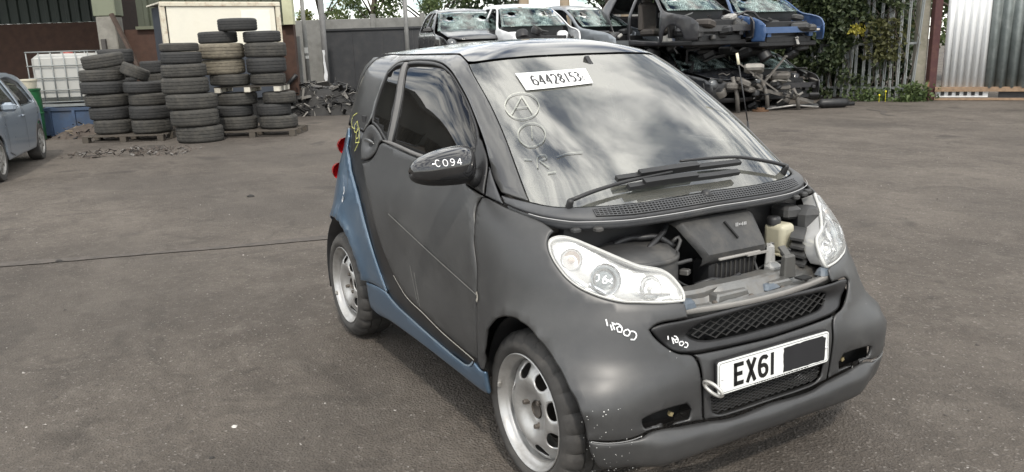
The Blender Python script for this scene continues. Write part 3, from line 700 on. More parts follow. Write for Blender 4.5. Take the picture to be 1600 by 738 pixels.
grey = mat('satin_grey_wrap', (.064, .0642, .0645), .44, .4, .14, 2.5, .02, 400, coat=.12, crough=.28, dirt=(.15, .148, .14), dirt_amt=.32, dscale=1.8, spec=.45)
bump_grey = mat('bumper_grey_wrap', (.066, .0663, .067), .44, .4, .14, 3, .02, 400, coat=.12, crough=.30, dirt=(.14, .137, .13), dirt_amt=.30, dscale=2.5, spec=.45)
blue = mat('blue_metallic_paint', (.074, .128, .195), .28, .45, .10, 3, coat=.5, dirt=(.17, .17, .165), dirt_amt=.35, dscale=3)
dark = mat('dark_frame_paint', (.085, .0845, .084), .28, .5, .10, 4, coat=.6, dirt=(.17, .165, .15), dirt_amt=.30, dscale=3)
roofm = mat('black_roof_paint', (.014, .017, .024), .12, 0, .1, 3, coat=.5, dirt=(.10, .10, .10), dirt_amt=.06, dscale=2)
black = mat('black_plastic', (.018, .018, .019), .45, 0, .2, 12, .05, 200)
trimb = mat('gloss_black_trim', (.008, .008, .009), .3, 0, .2, 6, dirt=(.05, .05, .048), dirt_amt=.4)
cowlm = mat('dusty_cowl_plastic', (.062, .064, .068), .55, 0, .12, 8, .05, 250, dirt=(.15, .145, .135), dirt_amt=.4)
rubber = mat('tyre_rubber', (.038, .036, .034), .75, 0, .2, 14, .1, 120, dirt=(.115, .105, .095), dirt_amt=.55, dscale=5)
steel = mat('silver_steel_wheel', (.44, .435, .425), .36, .65, .08, 9, dirt=(.20, .18, .155), dirt_amt=.45, dscale=14)
rust = mat('rusty_iron', (.12, .065, .035), .8, .2, .35, 30, .3, 120)
void = mat('dark_metal_and_shade', (.008, .008, .008), .8, 0, .1)  # near black for hidden metal, also painted as the shade inside openings
white_ink = mat('white_paint_pen', (.80, .80, .80), .5, 0, .02)
yellow_ink = mat('yellow_crayon', (.62, .62, .16), .6, 0, .05)
faint_ink = glass('pale_wax_crayon', (.5, .55, .5), 3.1, .025, .20, (.62, .62, .52))
chrome = mat('bright_reflector', (.86, .86, .86), .12, .95, .03)
lampwhite = mat('pale_lamp_housing', (.84, .84, .83), .28, .55, .04, 10)
baym = mat('dusty_engine_plastic', (.036, .036, .036), .5, 0, .2, 9, .08, 120, dirt=(.13, .12, .105), dirt_amt=.5, dscale=6)
dustmetal = mat('dusty_grey_metal', (.20, .198, .19), .34, .7, .15, 12, .05, 150, dirt=(.15, .125, .10), dirt_amt=.8, dscale=7)
cream = mat('cream_tank_plastic', (.40, .375, .28), .35, 0, .1, 9, dirt=(.25, .21, .16), dirt_amt=.4)
ws_glass = glass('windscreen_glass', (.42, .48, .48), 3.1, .025, .14, (.54, .54, .48))
side_glass = glass('tinted_side_glass', (.05, .05, .055), 1.55, .01, .03)
lens_glass = glass('lamp_lens', (.97, .98, .98), 1.5, .02, .20, (.88, .88, .87))
SX = 1.15
car = root('small_car', (0, 0, 0), 0, 'satin grey and blue two-seat car without its bonnet, in the foreground', 'car')
def P_(name, outline, m_, parent=car, **k):
    k.setdefault('sx', SX); return panel(name, outline, pos, m_, parent, **k)

# ---- outlines
ARCH_F = [(1.996, .385), (2.008, .446), (2.048, .549), (2.112, .606), (2.18, .634), (2.253, .634), (2.326, .599), (2.397, .539), (2.446, .479), (2.473, .423), (2.485, .334)]
ARCH_R = arc(-1.862, .30, .362, 200, 16, 18)
DOOR_F = [(2.258, .996), (2.217, .98), (2.15, .953), (2.055, .909), (1.985, .84), (1.966, .75), (1.963, .654), (1.960, .52), (1.955, .42), (1.951, .390)]
DOOR_B = [(1.930, .386), (1.745, .408), (1.626, .437), (1.51, .463), (1.464, .492), (1.417, .528), (1.351, .601), (1.284, .697), (1.232, .787), (1.171, .897), (1.113, .978)]
LAMP = [(2.44, .896), (2.46, .906), (2.486, .91), (2.512, .905), (2.548, .886), (2.584, .864), (2.619, .841), (2.649, .823), (2.676, .815), (2.699, .807), (2.716, .791), (2.725, .771), (2.731, .748), (2.73, .729), (2.725, .715), (2.71, .715), (2.664, .717), (2.606, .723), (2.563, .727), (2.525, .737), (2.488, .752), (2.458, .77), (2.436, .795), (2.425, .825), (2.422, .852), (2.427, .876)]
BLUE_LINE = [(.79, 1.085), (.815, 1.033), (.958, .964), (1.102, .835), (1.182, .707), (1.261, .565), (1.351, .417)]
SILL_LINE = [(1.372, .402), (1.429, .383), (1.565, .362), (1.693, .345), (1.833, .333), (1.889, .336), (1.912, .351), (1.930, .374), (1.970, .362), (1.994, .372)]
SEAM_C = [(2.735, .546), (2.746, .531), (2.753, .507), (2.756, .47), (2.759, .413), (2.761, .355), (2.763, .314)]
FOG = [(2.606, .381), (2.616, .386), (2.664, .394), (2.712, .392), (2.725, .368), (2.719, .336), (2.664, .339), (2.612, .348), (2.606, .362)]
crease_u = np.array([1.40, 1.556, 1.726, 1.878, 1.971]); crease_z = np.array([.80, .758, .712, .674, .652])
def door_relief(u, z):
    zc = np.interp(u, crease_u, crease_z, left=.82, right=.645)
    d = z-zc; on = np.clip((u-1.36)/.06, 0, 1)
    return on*(.0035*np.exp(-(d/.008)**2)-.0035*np.exp(-((d+.10)/.08)**2))+np.where(z < .50, -.008*((.50-z)/.12).clip(0, 1)**2, 0)
def fender_relief(u, z):
    # raised rim round the wheel opening
    A = np.array(ARCH_F); d = np.min(np.hypot((u[:, None]-A[None, :, 0])*SX, z[:, None]-A[None, :, 1]), 1)
    return .007*np.exp(-(d/.018)**2)
def quarter_relief(u, z):
    A = np.array(ARCH_R); d = np.min(np.hypot((u[:, None]-A[None, :, 0])*SX, z[:, None]-A[None, :, 1]), 1)
    return .012*np.exp(-(d/.05)**2)
WING = DOOR_F+[(1.958, .360), (1.981, .368)]+ARCH_F+[(2.514, .298), (2.57, .305), (2.594, .313), (2.611, .322), (2.724, .318), (2.763, .314)]+SEAM_C[::-1][1:]+[(2.696, .561), (2.663, .589), (2.634, .623), (2.624, .642), (2.643, .655), (2.70, .661), (2.728, .664), (2.726, .712)]+LAMP[::-1][12:13]
WING = DOOR_F+[(1.972, .368), (1.994, .377)]+ARCH_F+[(2.486, .328), (2.527, .321), (2.578, .321), (2.600, .326), (2.616, .334), (2.724, .322)]+SEAM_C[::-1]+[(2.696, .561), (2.663, .589), (2.634, .623), (2.624, .642), (2.643, .655), (2.70, .661), (2.728, .664), (2.726, .708)]+LAMP[15:]+[(2.436, .893), (2.452, .910), (2.472, .922), (2.463, .938), (2.443, .952), (2.393, .969), (2.347, .979)]
QW = [(1.137, 1.178), (1.127, 1.193), (1.118, 1.308), (1.152, 1.406), (1.305, 1.443), (1.50, 1.455), (1.39, 1.104), (1.326, 1.130), (1.22, 1.164)]
MW = [(1.66, 1.455), (1.87, 1.459), (2.087, 1.458), (2.21, 1.453), (2.292, 1.439), (2.334, 1.413), (2.357, 1.357), (2.363, 1.264), (2.353, 1.207), (2.268, 1.084), (2.081, 1.081), (1.795, 1.084), (1.46, 1.104)]
WS_E = [(2.451, 1.455), (2.464, 1.344), (2.464, 1.223), (2.453, 1.115), (2.445, 1.0)]
WS_T = [(2.586, 1.468), (2.728, 1.474), (2.865, 1.475), (3.0, 1.475)]
WS_B = [(2.506, .989), (2.609, .986), (2.75, .985), (2.9, .987), (3.0, .988)]
FRAME = [(.66, 1.15), (.67, 1.30), (.68, 1.42), (.70, 1.478), (.78, 1.4935), (1.05, 1.494), (1.5, 1.494), (2.0, 1.494), (2.30, 1.494), (2.385, 1.492), (2.43, 1.475)]+WS_E+[(2.432, 1.002), (2.358, 1.017), (2.349, 1.06), (2.356, 1.112), (2.369, 1.18), (2.374, 1.264), (2.369, 1.357), (2.345, 1.420), (2.300, 1.448), (2.214, 1.463), (2.087, 1.468), (1.87, 1.469), (1.66, 1.466), (1.50, 1.465), (1.30, 1.454), (1.14, 1.415), (1.100, 1.31), (1.112, 1.193), (1.082, 1.162), (1.04, 1.125), (.93, 1.13)]
for sd in (1, -1):
    P_('front_wing', WING, bump_grey, side=sd, holes=[FOG], step=.026, gap=.003, off=fender_relief, edge=.006, drop=.0035, thick=.012)
    # tray behind the lamp opening, coloured near black to give its shade
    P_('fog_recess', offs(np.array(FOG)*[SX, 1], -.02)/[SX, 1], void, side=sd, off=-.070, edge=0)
    for k in range(1):
        u0 = 2.685
        bt = MB(); a_, b_ = pos(u0, .350), pos(u0+.004, .362)
        for q in (a_, b_): q[0] -= .035; q[1] *= sd
        bt.bar(a_, b_, .014, .012, (1, 0, 0)); bt.build('fog_bracket', mat('old_brass', (.35, .29, .16), .5, .4) if k == 0 else baym, car)
    door = P_('door', DOOR_F+DOOR_B+[(1.20, 1.0), (1.27, 1.045), (1.305, 1.085), (1.345, 1.098), (1.449, 1.092), (1.795, 1.071), (2.081, 1.068), (2.215, 1.064), (2.172, 1.020), (2.220, 1.008)], grey, side=sd, step=.028, gap=.003, off=door_relief, thick=.014)
    P_('handle_surround', [(1.105, .990), (1.056, 1.071), (1.052, 1.118), (1.088, 1.152), (1.147, 1.166), (1.218, 1.155), (1.301, 1.130), (1.352, 1.106), (1.299, 1.083), (1.272, 1.046), (1.196, 1.006)], grey, door, side=sd, step=.012, gap=.001,
       off=lambda u, z: .004-.022*np.exp(-(((u-1.165)*1.0)/.055)**2-((z-1.082)/.030)**2))
    P_('door_handle', [(1.095, 1.094), (1.15, 1.098), (1.225, 1.090), (1.235, 1.078), (1.15, 1.080), (1.095, 1.082)], dark, door, side=sd, step=.01, off=.006, edge=.003, drop=.006)
    P_('quarter_window', QW, side_glass, side=sd, off=-.006, step=.03, edge=0, thick=.004)
    P_('side_window', MW, side_glass, door, side=sd, off=-.006, step=.03, edge=0, thick=.004)
    P_('window_divider', [(1.53, 1.462), (1.648, 1.462), (1.458, 1.102), (1.402, 1.102)], mat('dusty_grey_trim', (.14, .135, .13), .5), door, side=sd, step=.02, edge=.006, drop=.004)
    for nm, q, pr in (('window_seal', MW, door), ('window_seal', QW, car)):
        q2 = spline(np.array(q)*[SX, 1], .015)
        P_(nm, offs(q2, -.007)/[SX, 1], black, pr, side=sd, holes=[offs(q2, .005)/[SX, 1]], raw=True, step=.03, edge=0, off=-.001, thick=.01)
    P_('belt_strip', [(1.345, 1.107), (1.449, 1.109), (1.795, 1.088), (2.081, 1.085), (2.225, 1.082), (2.215, 1.067), (2.081, 1.070), (1.795, 1.073), (1.449, 1.094), (1.345, 1.100)], mat('dusty_grey_trim', (.14, .135, .13), .5), door, side=sd, step=.02, off=.003, edge=.003, drop=.003)
    P_('mirror_sail', [(2.352, 1.196), (2.362, 1.178), (2.353, 1.117), (2.268, 1.001), (2.227, 1.012), (2.180, 1.022), (2.235, 1.068)], black, door, side=sd, step=.02, off=.002)
    P_('corner_trim', [(2.350, 1.098), (2.272, .999), (2.345, .982)], cowlm, side=sd, step=.02, off=.001, gap=.0015)
    P_('roof_frame', FRAME, dark, side=sd, step=.026, gap=.0015, thick=.012)
    qp = P_('quarter_panel', [(.50, 1.10), (.66, 1.12), (.75, 1.118)]+BLUE_LINE+[(1.168, .405)]+ARCH_R[::-1]+[(.50, .32)], blue, side=sd, step=.028, gap=.0015, off=quarter_relief, thick=.012)
    sp = P_('sill_panel', [(1.168, .402), (1.351, .413)]+SILL_LINE+[(1.996, .280), (1.968, .268), (1.815, .265), (1.677, .268), (1.502, .268), (1.333, .262), (1.221, .245), (1.165, .255), (1.165, .30)], blue, side=sd, step=.025, gap=.0015, thick=.014)
    # black strip between the door and the painted frame, and the skin below everything
    P_('side_trim', [(.70, 1.17), (.93, 1.14), (1.04, 1.13), (1.10, 1.17), (1.35, 1.12), (1.9, 1.09), (2.05, 1.02), (1.99, .86), (1.985, .45), (1.96, .33), (1.8, .30), (1.4, .32), (1.33, .40), (1.1, .80), (.9, .95), (.72, 1.06)], trimb, side=sd, off=-.010, step=.04, edge=0, thick=.004)
    # pale blue line along the edge of the blue frame
    ribbon([[(u+.004, z+.001) for u, z in BLUE_LINE]+[(u, z+.003) for u, z in SILL_LINE[:8]]], pos, .007, .002, 'edge_line', mat('pale_blue_line', (.42, .52, .62), .25, .6), qp if False else car, side=sd)
    ribbon([[(u, z-.004) for u, z in DOOR_B[:6]]], pos, .005, -.003, 'door_edge', mat('pale_door_line', (.55, .53, .48), .4, .3), door, side=sd)  # pale line along the door's lower edge
    ribbon([[(2.494, .327), (2.527, .3215), (2.578, .3215), (2.600, .3275)]], pos, .003, .003, 'lip_seam_highlight', mat('seam_highlight_grey', (.33, .33, .33), .4), car, side=sd)  # pale ribbon painted as the highlight along the lip seam
    # rear lamps
    for zc in (1.015, .880):
        p = pos(.60, zc); lm = MB(); lm.lathe([(0, .040), (.02, .038), (.036, .030), (.044, .014), (.048, -.02)], 20, T(p[0]+.012, (p[1]-.004)*sd, p[2], 0, rad(-90), 0))
        lm.v = [(x, y, z) for x, y, z in lm.v]
        lo_ = lm.build('rear_lamp', mat('red_lamp_plastic', (.55, .012, .015), .15, 0, .1, coat=.6), car, True)
    # wheel housings
    for cx, cz, r in ((.02, .30, .325), (-1.862, .30, .365)):
        wl = MB(); n = 20; V = []; Fc = []
        for i in range(n+1):
            g = PI*(.0+1.0*i/n) if cx > -1 else PI*(-.10+1.2*i/n)
            for y in (.36, (.70 if math.cos(g) < .2 else .62) if cx > -1 else .735): V.append((cx+r*math.cos(g), -y*sd, cz+r*math.sin(g)))
        Fc = [(2*i, 2*i+1, 2*i+3, 2*i+2) for i in range(n)]
        wl.add(V, Fc); V2 = [(cx, -.36*sd, cz)]+[V[2*i] for i in range(n+1)]
        wl.add(V2, [(0, i+1, i+2) for i in range(n)])
        wo = wl.build('wheel_housing', black, car, True); md = wo.modifiers.new('t', 'SOLIDIFY'); md.thickness = .006
# fuel flap outline and pen marks
ribbon([[(.955, .925), (.985, .905), (1.0, .868), (1.0, .82), (.985, .785), (.95, .77)]], pos, .003, .004, 'fuel_flap_seam', black, car)
ribbon([[(.95, .84), (.965, .815), (.955, .80)], [(.95, .79), (.965, .775), (.955, .76), (.945, .775)]], pos, .006, .004, 'fuel_flap_writing', white_ink, car)
ribbon([[(1.0, .66), (1.03, .66)]], pos, .012, .003, 'pale_scuff', mat('pale_scuff', (.5, .55, .6), .5), car)
ribbon(PENS['pillar_writing'], pos, .0034, .003, 'pillar_writing', yellow_ink, car)
ribbon(PENS['bumper_writing'], pos, .0042, .0055, 'bumper_writing', white_ink, car)
ribbon([[(u, z+.002) for u, z in zip(crease_u, crease_z)]], pos, .0045, .0042, 'crease_highlight', mat('crease_highlight_grey', (.20, .195, .185), .4, .2), car)  # pale ribbon painted as the light catching the door crease
ribbon([[(1.968, .665), (1.974, .648), (1.970, .630)]], pos, .012, .0035, 'chipped_filler', mat('chipped_filler', (.30, .28, .24), .8), car)
ribbon([[(1.556, .62), (1.60, .47)], [(1.585, .60), (1.615, .46)]], pos, .002, .002, 'door_scratch', mat('pale_scratch', (.3, .29, .27), .6), car)
# stone chips on the bumper corner
cm = MB(); rr = random.Random(4)
for k in range(90):
    u = rr.gauss(2.515, .045); z = rr.uniform(.19, .44)
    if rr.random() < .25: u = rr.uniform(2.46, 3.45); z = rr.uniform(.2, .6)
    if not (2.475 < u < 3.5) or (2.60 < u < 2.73 and .32 < z < .39) or (u > 2.74 and u < 3.26): continue
    p = pos(u, z); q1 = pos(u+.004, z); q2 = pos(u, z+.004); t1 = q1-p; t2 = q2-p; nn = np.cross(t1, t2); nn /= np.linalg.norm(nn)
    t1 /= np.linalg.norm(t1); t2 /= np.linalg.norm(t2); s_ = rr.uniform(.0008, .0022); c = p+nn*(.0045 if z > .31 else .006)
    cm.add([tuple(c+t1*s_*math.cos(g)+t2*s_*math.sin(g)*rr.uniform(.6, 1.3)) for g in np.linspace(0, 2*PI, 6)[:5]], [(0, 1, 2, 3, 4)])
stuff(cm.build('paint_chips', mat('bare_chip', (.62, .62, .6), .6), car))

# ---- bumper centre, lip, grilles, plate
LG = [(2.787, .385), (2.792, .335), (2.815, .318), (2.86, .314), (3.0, .314)]
def full(L): return L+[(6-u, z) for u, z in L[::-1] if u < 2.9999]
centre = P_('bumper_centre', full([(3.0, .534), (2.917, .537), (2.787, .543)][::-1][0:0]+[(2.739, .546)]+[(u+.002, z) for u, z in SEAM_C[1:]]+[(2.83, .302), (3.0, .302)])[:0] or
   ([(3.0, .534), (2.917, .537), (2.787, .543)]+[(u+.002, z) for u, z in SEAM_C]+[(2.83, .303)]+[(3.0, .302)]+mir([(2.917, .537), (2.787, .543)]+[(u+.002, z) for u, z in SEAM_C]+[(2.83, .303)])), bump_grey,
   holes=[[(2.787, .392), (2.792, .335), (2.815, .318), (2.86, .314), (3.0, .314), (3.14, .314), (3.185, .318), (3.208, .335), (3.213, .392), (3.0, .397)]], step=.025, gap=.002, thick=.012)
def lip_off(u, z):
    w_ = np.clip((np.abs(u-3)*-1+.44)/.09, 0, 1); w_ = w_*w_*(3-2*w_)
    s_ = np.clip((np.interp(np.abs(u-3), [0, .2, .4], [.304, .312, .335])-z)/.026, 0, 1); s_ = s_*s_*(3-2*s_)
    return .030*w_*s_-.035*np.clip((.238-z)/.05, 0, 1)**2+.002
LIPH = [(2.488, .29), (2.488, .324), (2.527, .317), (2.578, .317), (2.600, .322), (2.616, .330), (2.70, .320), (2.763, .311), (2.83, .300), (3.0, .299)]
LIPB = [(3.0, .190), (2.826, .192), (2.710, .200), (2.612, .198), (2.55, .200), (2.505, .206)]
P_('bumper_lip', LIPH[:-1]+mir(LIPH[:-1])[0:0]+[(3.0, .299)]+mir(LIPH[:-1])+[(6-u, z) for u, z in LIPB[::-1]][0:0]+[(3.495, .206)]+[(6-u, z) for u, z in LIPB[::-1][1:]]+LIPB[1:], bump_grey, step=.02, off=lip_off, thick=.010, drop=.004)
GR = [(2.624, .640), (2.629, .650), (2.645, .6565), (2.72, .662), (2.85, .670), (3.0, .674)]
GRB = [(3.0, .534), (2.917, .537), (2.787, .545), (2.734, .550), (2.696, .561), (2.663, .589), (2.634, .623)]
GH = [(2.735, .606), (2.755, .628), (2.85, .645), (3.0, .652), (3.15, .645), (3.245, .628), (3.265, .606), (3.235, .585), (3.15, .573), (3.0, .570), (2.85, .573), (2.765, .585)]
gr = P_('upper_grille', GR+[(6-u, z) for u, z in GR[::-1][1:]]+[(6-u, z) for u, z in GRB[::-1][:-1]]+GRB, black, holes=[GH], step=.018, gap=.003, off=lambda u, z: -.004-.030*np.exp(-((z-.600)/.035)**2)*np.clip((.40-np.abs(u-3))/.12, 0, 1), thick=.012, edge=.008, drop=.002)
ribbon(PENS['grille_writing'], pos, .0038, .002, 'grille_writing', white_ink, gr)
gbar = mat('dusty_grille_bar', (.038, .038, .038), .4, 0, .15)
def diag_mesh(nm, parent, ulo, uhi, zlo, zhi, pitch, lean, off, r, clip):
    u = ulo-.4
    while u < uhi+.4:
        for s_ in (1, -1):
            pts = [(u+s_*lean*(t-.5), zlo+(zhi-zlo)*t) for t in np.linspace(0, 1, 9)]
            pts = [q for q in pts if inside(np.array([q])*[SX, 1], clip)[0]]
            if len(pts) > 1:
                A = pos(np.array([q[0] for q in pts]), np.array([q[1] for q in pts])); A[:, 0] -= off
                b = MB()
                for i in range(len(A)-1): b.bar(A[i], A[i+1], r*1.6, r*4, (1, 0, 0))
                b.build('grille_bar', gbar, parent)
        u += pitch
clip1 = offs(np.array(GH)*[SX, 1], -.008)
diag_mesh('b', gr, 2.7, 3.3, .56, .66, .036, .15, .028, .0014, clip1)
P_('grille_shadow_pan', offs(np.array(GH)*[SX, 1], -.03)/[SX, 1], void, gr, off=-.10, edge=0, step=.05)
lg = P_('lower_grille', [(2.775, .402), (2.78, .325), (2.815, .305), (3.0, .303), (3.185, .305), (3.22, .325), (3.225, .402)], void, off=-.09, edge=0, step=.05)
clip2 = np.array([(2.780, .398), (2.785, .325), (2.815, .308), (3.0, .306), (3.185, .308), (3.215, .325), (3.220, .398)])*[SX, 1]
diag_mesh('b', lg, 2.7, 3.3, .305, .40, .026, .22, .018, .0012, clip2)
# number plate
pl = root('number_plate_tmp'); bpy.data.objects.remove(pl)
PM = Matrix.Translation((.4465, 0, .457)) @ Matrix.Rotation(rad(-2.5), 4, 'Y')
def plate_pt(y, z, x=0): return PM @ Vector((x, y, z))
pb = MB(); 
def rrect(w, h, r, x, n=5):
    pts = []
    for cx, cy, a0 in ((w/2-r, h/2-r, 0), (-w/2+r, h/2-r, 90), (-w/2+r, -h/2+r, 180), (w/2-r, -h/2+r, 270)):
        for k in range(n+1): a = rad(a0+90*k/n); pts.append((x, cx+r*math.cos(a), cy+r*math.sin(a)))
    return pts
def slab(mb, w, h, r, x0, x1, cy=0, cz=0):
    a = [(x, y+cy, z+cz) for x, y, z in rrect(w, h, r, x0)]; b = [(x, y+cy, z+cz) for x, y, z in rrect(w, h, r, x1)]; n = len(a)
    mb.add(a+b, [tuple(range(n-1, -1, -1)), tuple(range(n, 2*n))]+[(i, (i+1) % n, n+(i+1) % n, n+i) for i in range(n)], PM)
slab(pb, .52, .111, .010, -.004, .001)
plate = pb.build('number_plate', mat('plate_white', (.78, .79, .77), .3, 0, .04, dirt=(.45, .43, .38), dirt_amt=.3), car)
fb = MB(); pts = [p[1:] for p in rrect(.510, .101, .008, 0)]
for i in range(len(pts)):
    a, b = pts[i], pts[(i+1) % len(pts)]; fb.bar((.0014, a[0], a[1]), (.0014, b[0], b[1]), .0012, .0008, (1, 0, 0), PM)
fb.build('plate_border', mat('plate_black', (.012, .012, .012), .35), plate)
def stroke(mb, path, w, M):
    q = spline(np.array(path, float), .006, closed=False, corner=50)
    d = np.gradient(q, axis=0); d /= np.linalg.norm(d, axis=1, keepdims=True); nrm = np.stack([-d[:, 1], d[:, 0]], 1)*w/2
    q[0] -= d[0]*w*.0; V = []
    for i in range(len(q)):
        V += [(0, *(q[i]-nrm[i])), (0, *(q[i]+nrm[i])), (.0012, *(q[i]-nrm[i])), (.0012, *(q[i]+nrm[i]))]
    Fc = []
    for i in range(len(q)-1):
        a, b = 4*i, 4*i+4; Fc += [(a+2, b+2, b+3, a+3), (a, a+2, b+2, b), (a+1, b+1, b+3, a+3)]
    mb.add(V, Fc, M)
x = -.193
for ch in 'EX61':
    lb = MB(); w_ = .043 if ch != '1' else .014
    segs = {'E': [[(0.007, 0), (.007, .079)], [(0, .0715), (w_, .0715)], [(0, .040), (w_*.88, .040)], [(0, .0075), (w_, .0075)]],
            'X': [[(.004, 0), (w_-.004, .079)], [(.004, .079), (w_-.004, 0)]], '1': [[(.007, 0), (.007, .079)]],
            '6': [[(w_-.005, .064), (w_-.010, .0715), (.016, .0715), (.007, .062), (.007, .016), (.016, .0075), (w_-.016, .0075), (w_-.007, .016), (w_-.007, .034), (w_-.016, .043), (.007, .043)]]}[ch]
    for st in segs: stroke(lb, st, .014, PM @ Matrix.Translation((.0012, x, -.0395)))
    lb.build('plate_character', mat('plate_black', (.012, .012, .012), .35), plate); x += w_+.013
# blacked-out right half of the plate
rr = random.Random(3); bl = []
for (a, b), n in zip((((.035, -.044), (.238, -.045)), ((.238, -.045), (.243, .036)), ((.243, .036), (.225, .045)), ((.225, .045), (.036, .043)), ((.036, .043), (.035, -.044))), (12, 6, 2, 12, 7)):
    for k in range(n):
        t = k/n; bl.append((.0016, a[0]+(b[0]-a[0])*t+rr.uniform(-.002, .002), a[1]+(b[1]-a[1])*t+rr.uniform(-.0012, .0012)))
kb = MB(); kb.add(bl+[(.0026, y, z) for _, y, z in bl], [tuple(range(len(bl), 2*len(bl)))]+[(i, (i+1) % len(bl), len(bl)+(i+1) % len(bl), len(bl)+i) for i in range(len(bl))], PM)
o = kb.build('plate_blackout', mat('matt_black_tape', (.014, .014, .016), .55), plate)
for y, z in ((-.243, -.002), (.248, -.002)):
    s_ = MB(); s_.lathe([(0, .003), (.005, .0025), (.006, 0)], 10, PM @ T(.001, y, z, 0, rad(90), 0)); s_.build('plate_screw', white_ink, plate, True)
tb = MB(); yy_ = -.10; rr = random.Random(8)
while yy_ < .16:
    l_ = rr.uniform(.004, .012); tb.box((.0013, yy_+l_/2, -.0525), (.0006, l_, .0022), PM); yy_ += l_+rr.uniform(.002, .006)
tb.build('plate_small_print', mat('plate_black', (.012, .012, .012), .35), plate)
pf = MB(); slab(pf, .528, .122, .012, -.012, -.004); pf.build('plate_backing', black, plate)
# towing eye
te = MB(); c0 = Vector((.455, -.296, .440)); 
te.tube([(.40, -.291, .447), (.435, -.291, .446)], .009, 10)
te.tube([(.464+.031*math.cos(g), -.298-.012*math.sin(g)*.4+.010*math.cos(g), .441-.009*math.cos(g)+.019*math.sin(g)) for g in np.linspace(0, 2*PI, 25)], .0062, 8, cap=False)
te.build('towing_eye', mat('dull_steel', (.50, .49, .46), .4, .6, .1, 20), car, True)

# ---- head lamps
for sd in (1, -1):
    L2 = spline(np.array(LAMP)*[SX, 1], .012)
    hs = P_('head_lamp', offs(L2, .004)/[SX, 1], lampwhite, side=sd, raw=True, off=lambda u, z: -.012-.040*np.clip(1-((u-2.575)/.13)**2, 0, 1)*np.clip(1-((z-.805-.35*(2.575-u))/.075)**2, 0, 1), step=.014, edge=0, thick=.01)
    P_('lamp_lens', offs(L2, .0025)/[SX, 1], lens_glass, hs, side=sd, raw=True, off=.003, step=.025, edge=.008, drop=.007, thick=0)
    rimP = pos(offs(L2, .001)[:, 0]/SX, offs(L2, .001)[:, 1]); nb_ = len(rimP); ctr_ = rimP.mean(0)
    back = rimP+(ctr_-rimP)*.10+np.array([-.075, .0, -.02]); VV = np.concatenate([rimP, back])*np.array([1, sd, 1])
    mesh_obj('lamp_shell', VV, [(i, (i+1) % nb_, nb_+(i+1) % nb_, nb_+i) for i in range(nb_)], lampwhite, hs, True)
    P_('lamp_rim', offs(L2, -.002)/[SX, 1], mat('pale_lamp_rim', (.50, .50, .48), .35), hs, side=sd, raw=True, holes=[offs(L2, .006)/[SX, 1]], off=-.002, step=.02, edge=0, thick=.012)
    def lathe_at(nm, u, z, prof, m_, depth, n=24, par=hs, ay=-8):
        p = pos(u, z); h_ = 1e-3; nr_ = np.cross(pos(u+h_, z)-pos(u-h_, z), pos(u, z+h_)-pos(u, z-h_)); nr_ /= np.linalg.norm(nr_); b = MB()
        ax = Vector(nr_*.85+np.array([.35, 0, 0])).normalized(); c_ = Vector(p)-Vector(nr_)*(depth*.55)
        M_ = Matrix.Translation((c_.x, c_.y*sd, c_.z)) @ Vector((ax.x, ax.y*sd, ax.z)).to_track_quat('Z', 'Y').to_matrix().to_4x4()
        b.lathe([(r_*.86, q_*.8) for r_, q_ in prof], n, M_); return b.build(nm, m_, par, True)
    lathe_at('projector_ring', 2.545, .795, [(.058, .012), (.061, .006), (.056, -.012), (.040, -.03), (.036, -.028), (.050, .004), (.058, .012)], chrome, .030)
    lathe_at('projector_lens', 2.545, .795, [(0, .010), (.015, .008), (.028, .001), (.037, -.014)], mat('grey_projector_glass', (.26, .29, .30), .05, 0, .05, coat=.8), .034)
    lathe_at('indicator_reflector', 2.480, .850, [(.040, .004), (.043, .0), (.030, -.022), (.012, -.032), (0, -.034)], chrome, .022)
    lathe_at('indicator_bulb', 2.480, .850, [(0, .004), (.010, .002), (.014, -.010), (.010, -.024)], mat('pale_amber_bulb', (.60, .50, .43), .2), .020)
    lathe_at('beam_reflector', 2.655, .765, [(.042, .004), (.046, 0), (.036, -.02), (.014, -.032), (0, -.034)], chrome, .028)
    lathe_at('beam_bulb', 2.655, .765, [(0, .0), (.008, -.002), (.010, -.02)], mat('bulb_glass', (.6, .6, .58), .1), .028)
    for a, b in (((2.62, .742), (2.70, .735)), ((2.60, .775), (2.62, .745)), ((2.50, .775), (2.535, .748)), ((2.455, .80), (2.49, .768))):
        A, B = pos(*a), pos(*b); A[1] *= sd; B[1] *= sd; A[0] -= .018; B[0] -= .018
        bb = MB(); bb.bar(A, B, .006, .014, (1, 0, 0)); bb.build('reflector_rib', chrome, hs)
    # black box behind the lamp, with ribs, seen through the open bay
    hb = MB(); hb.box((.115, -.455*sd, .745), (.14, .13, .11), None, .02, rz=rad(38)*sd)
    hb.build('lamp_case', baym, hs)
    for k in range(3):
        rb = MB(); rb.box((.195-.03*k, (-.385-.02*k)*sd, .720+.030*k), (.12, .012, .010), None, 0, rz=rad(20)*sd); rb.build('case_rib', baym, hs)
ribbon(PENS['lens_writing'], pos, .004, .006, 'lens_writing', white_ink, car)

# ---- glass, roof, cowl, wipers
WSO = WS_E[::-1]+WS_T
wso = WS_E[::-1]+WS_T+[(6-u, z) for u, z in (WS_E[::-1]+WS_T)[::-1][1:]]+[(6-u, z) for u, z in WS_B[:-1]]+WS_B[::-1]
ws = P_('windscreen', wso, ws_glass, off=-.005, step=.05, edge=0, gap=.002, thick=0)
w2 = spline(np.array(wso)*[SX, 1], .02)
P_('windscreen_border', offs(w2, .002)/[SX, 1], black, ws, raw=True, holes=[offs(w2, .030)/[SX, 1]], off=-.011, step=.04, edge=0, thick=.003)
ribbon(PENS['screen_writing'], pos, .0045, .0005, 'screen_writing', faint_ink, ws)
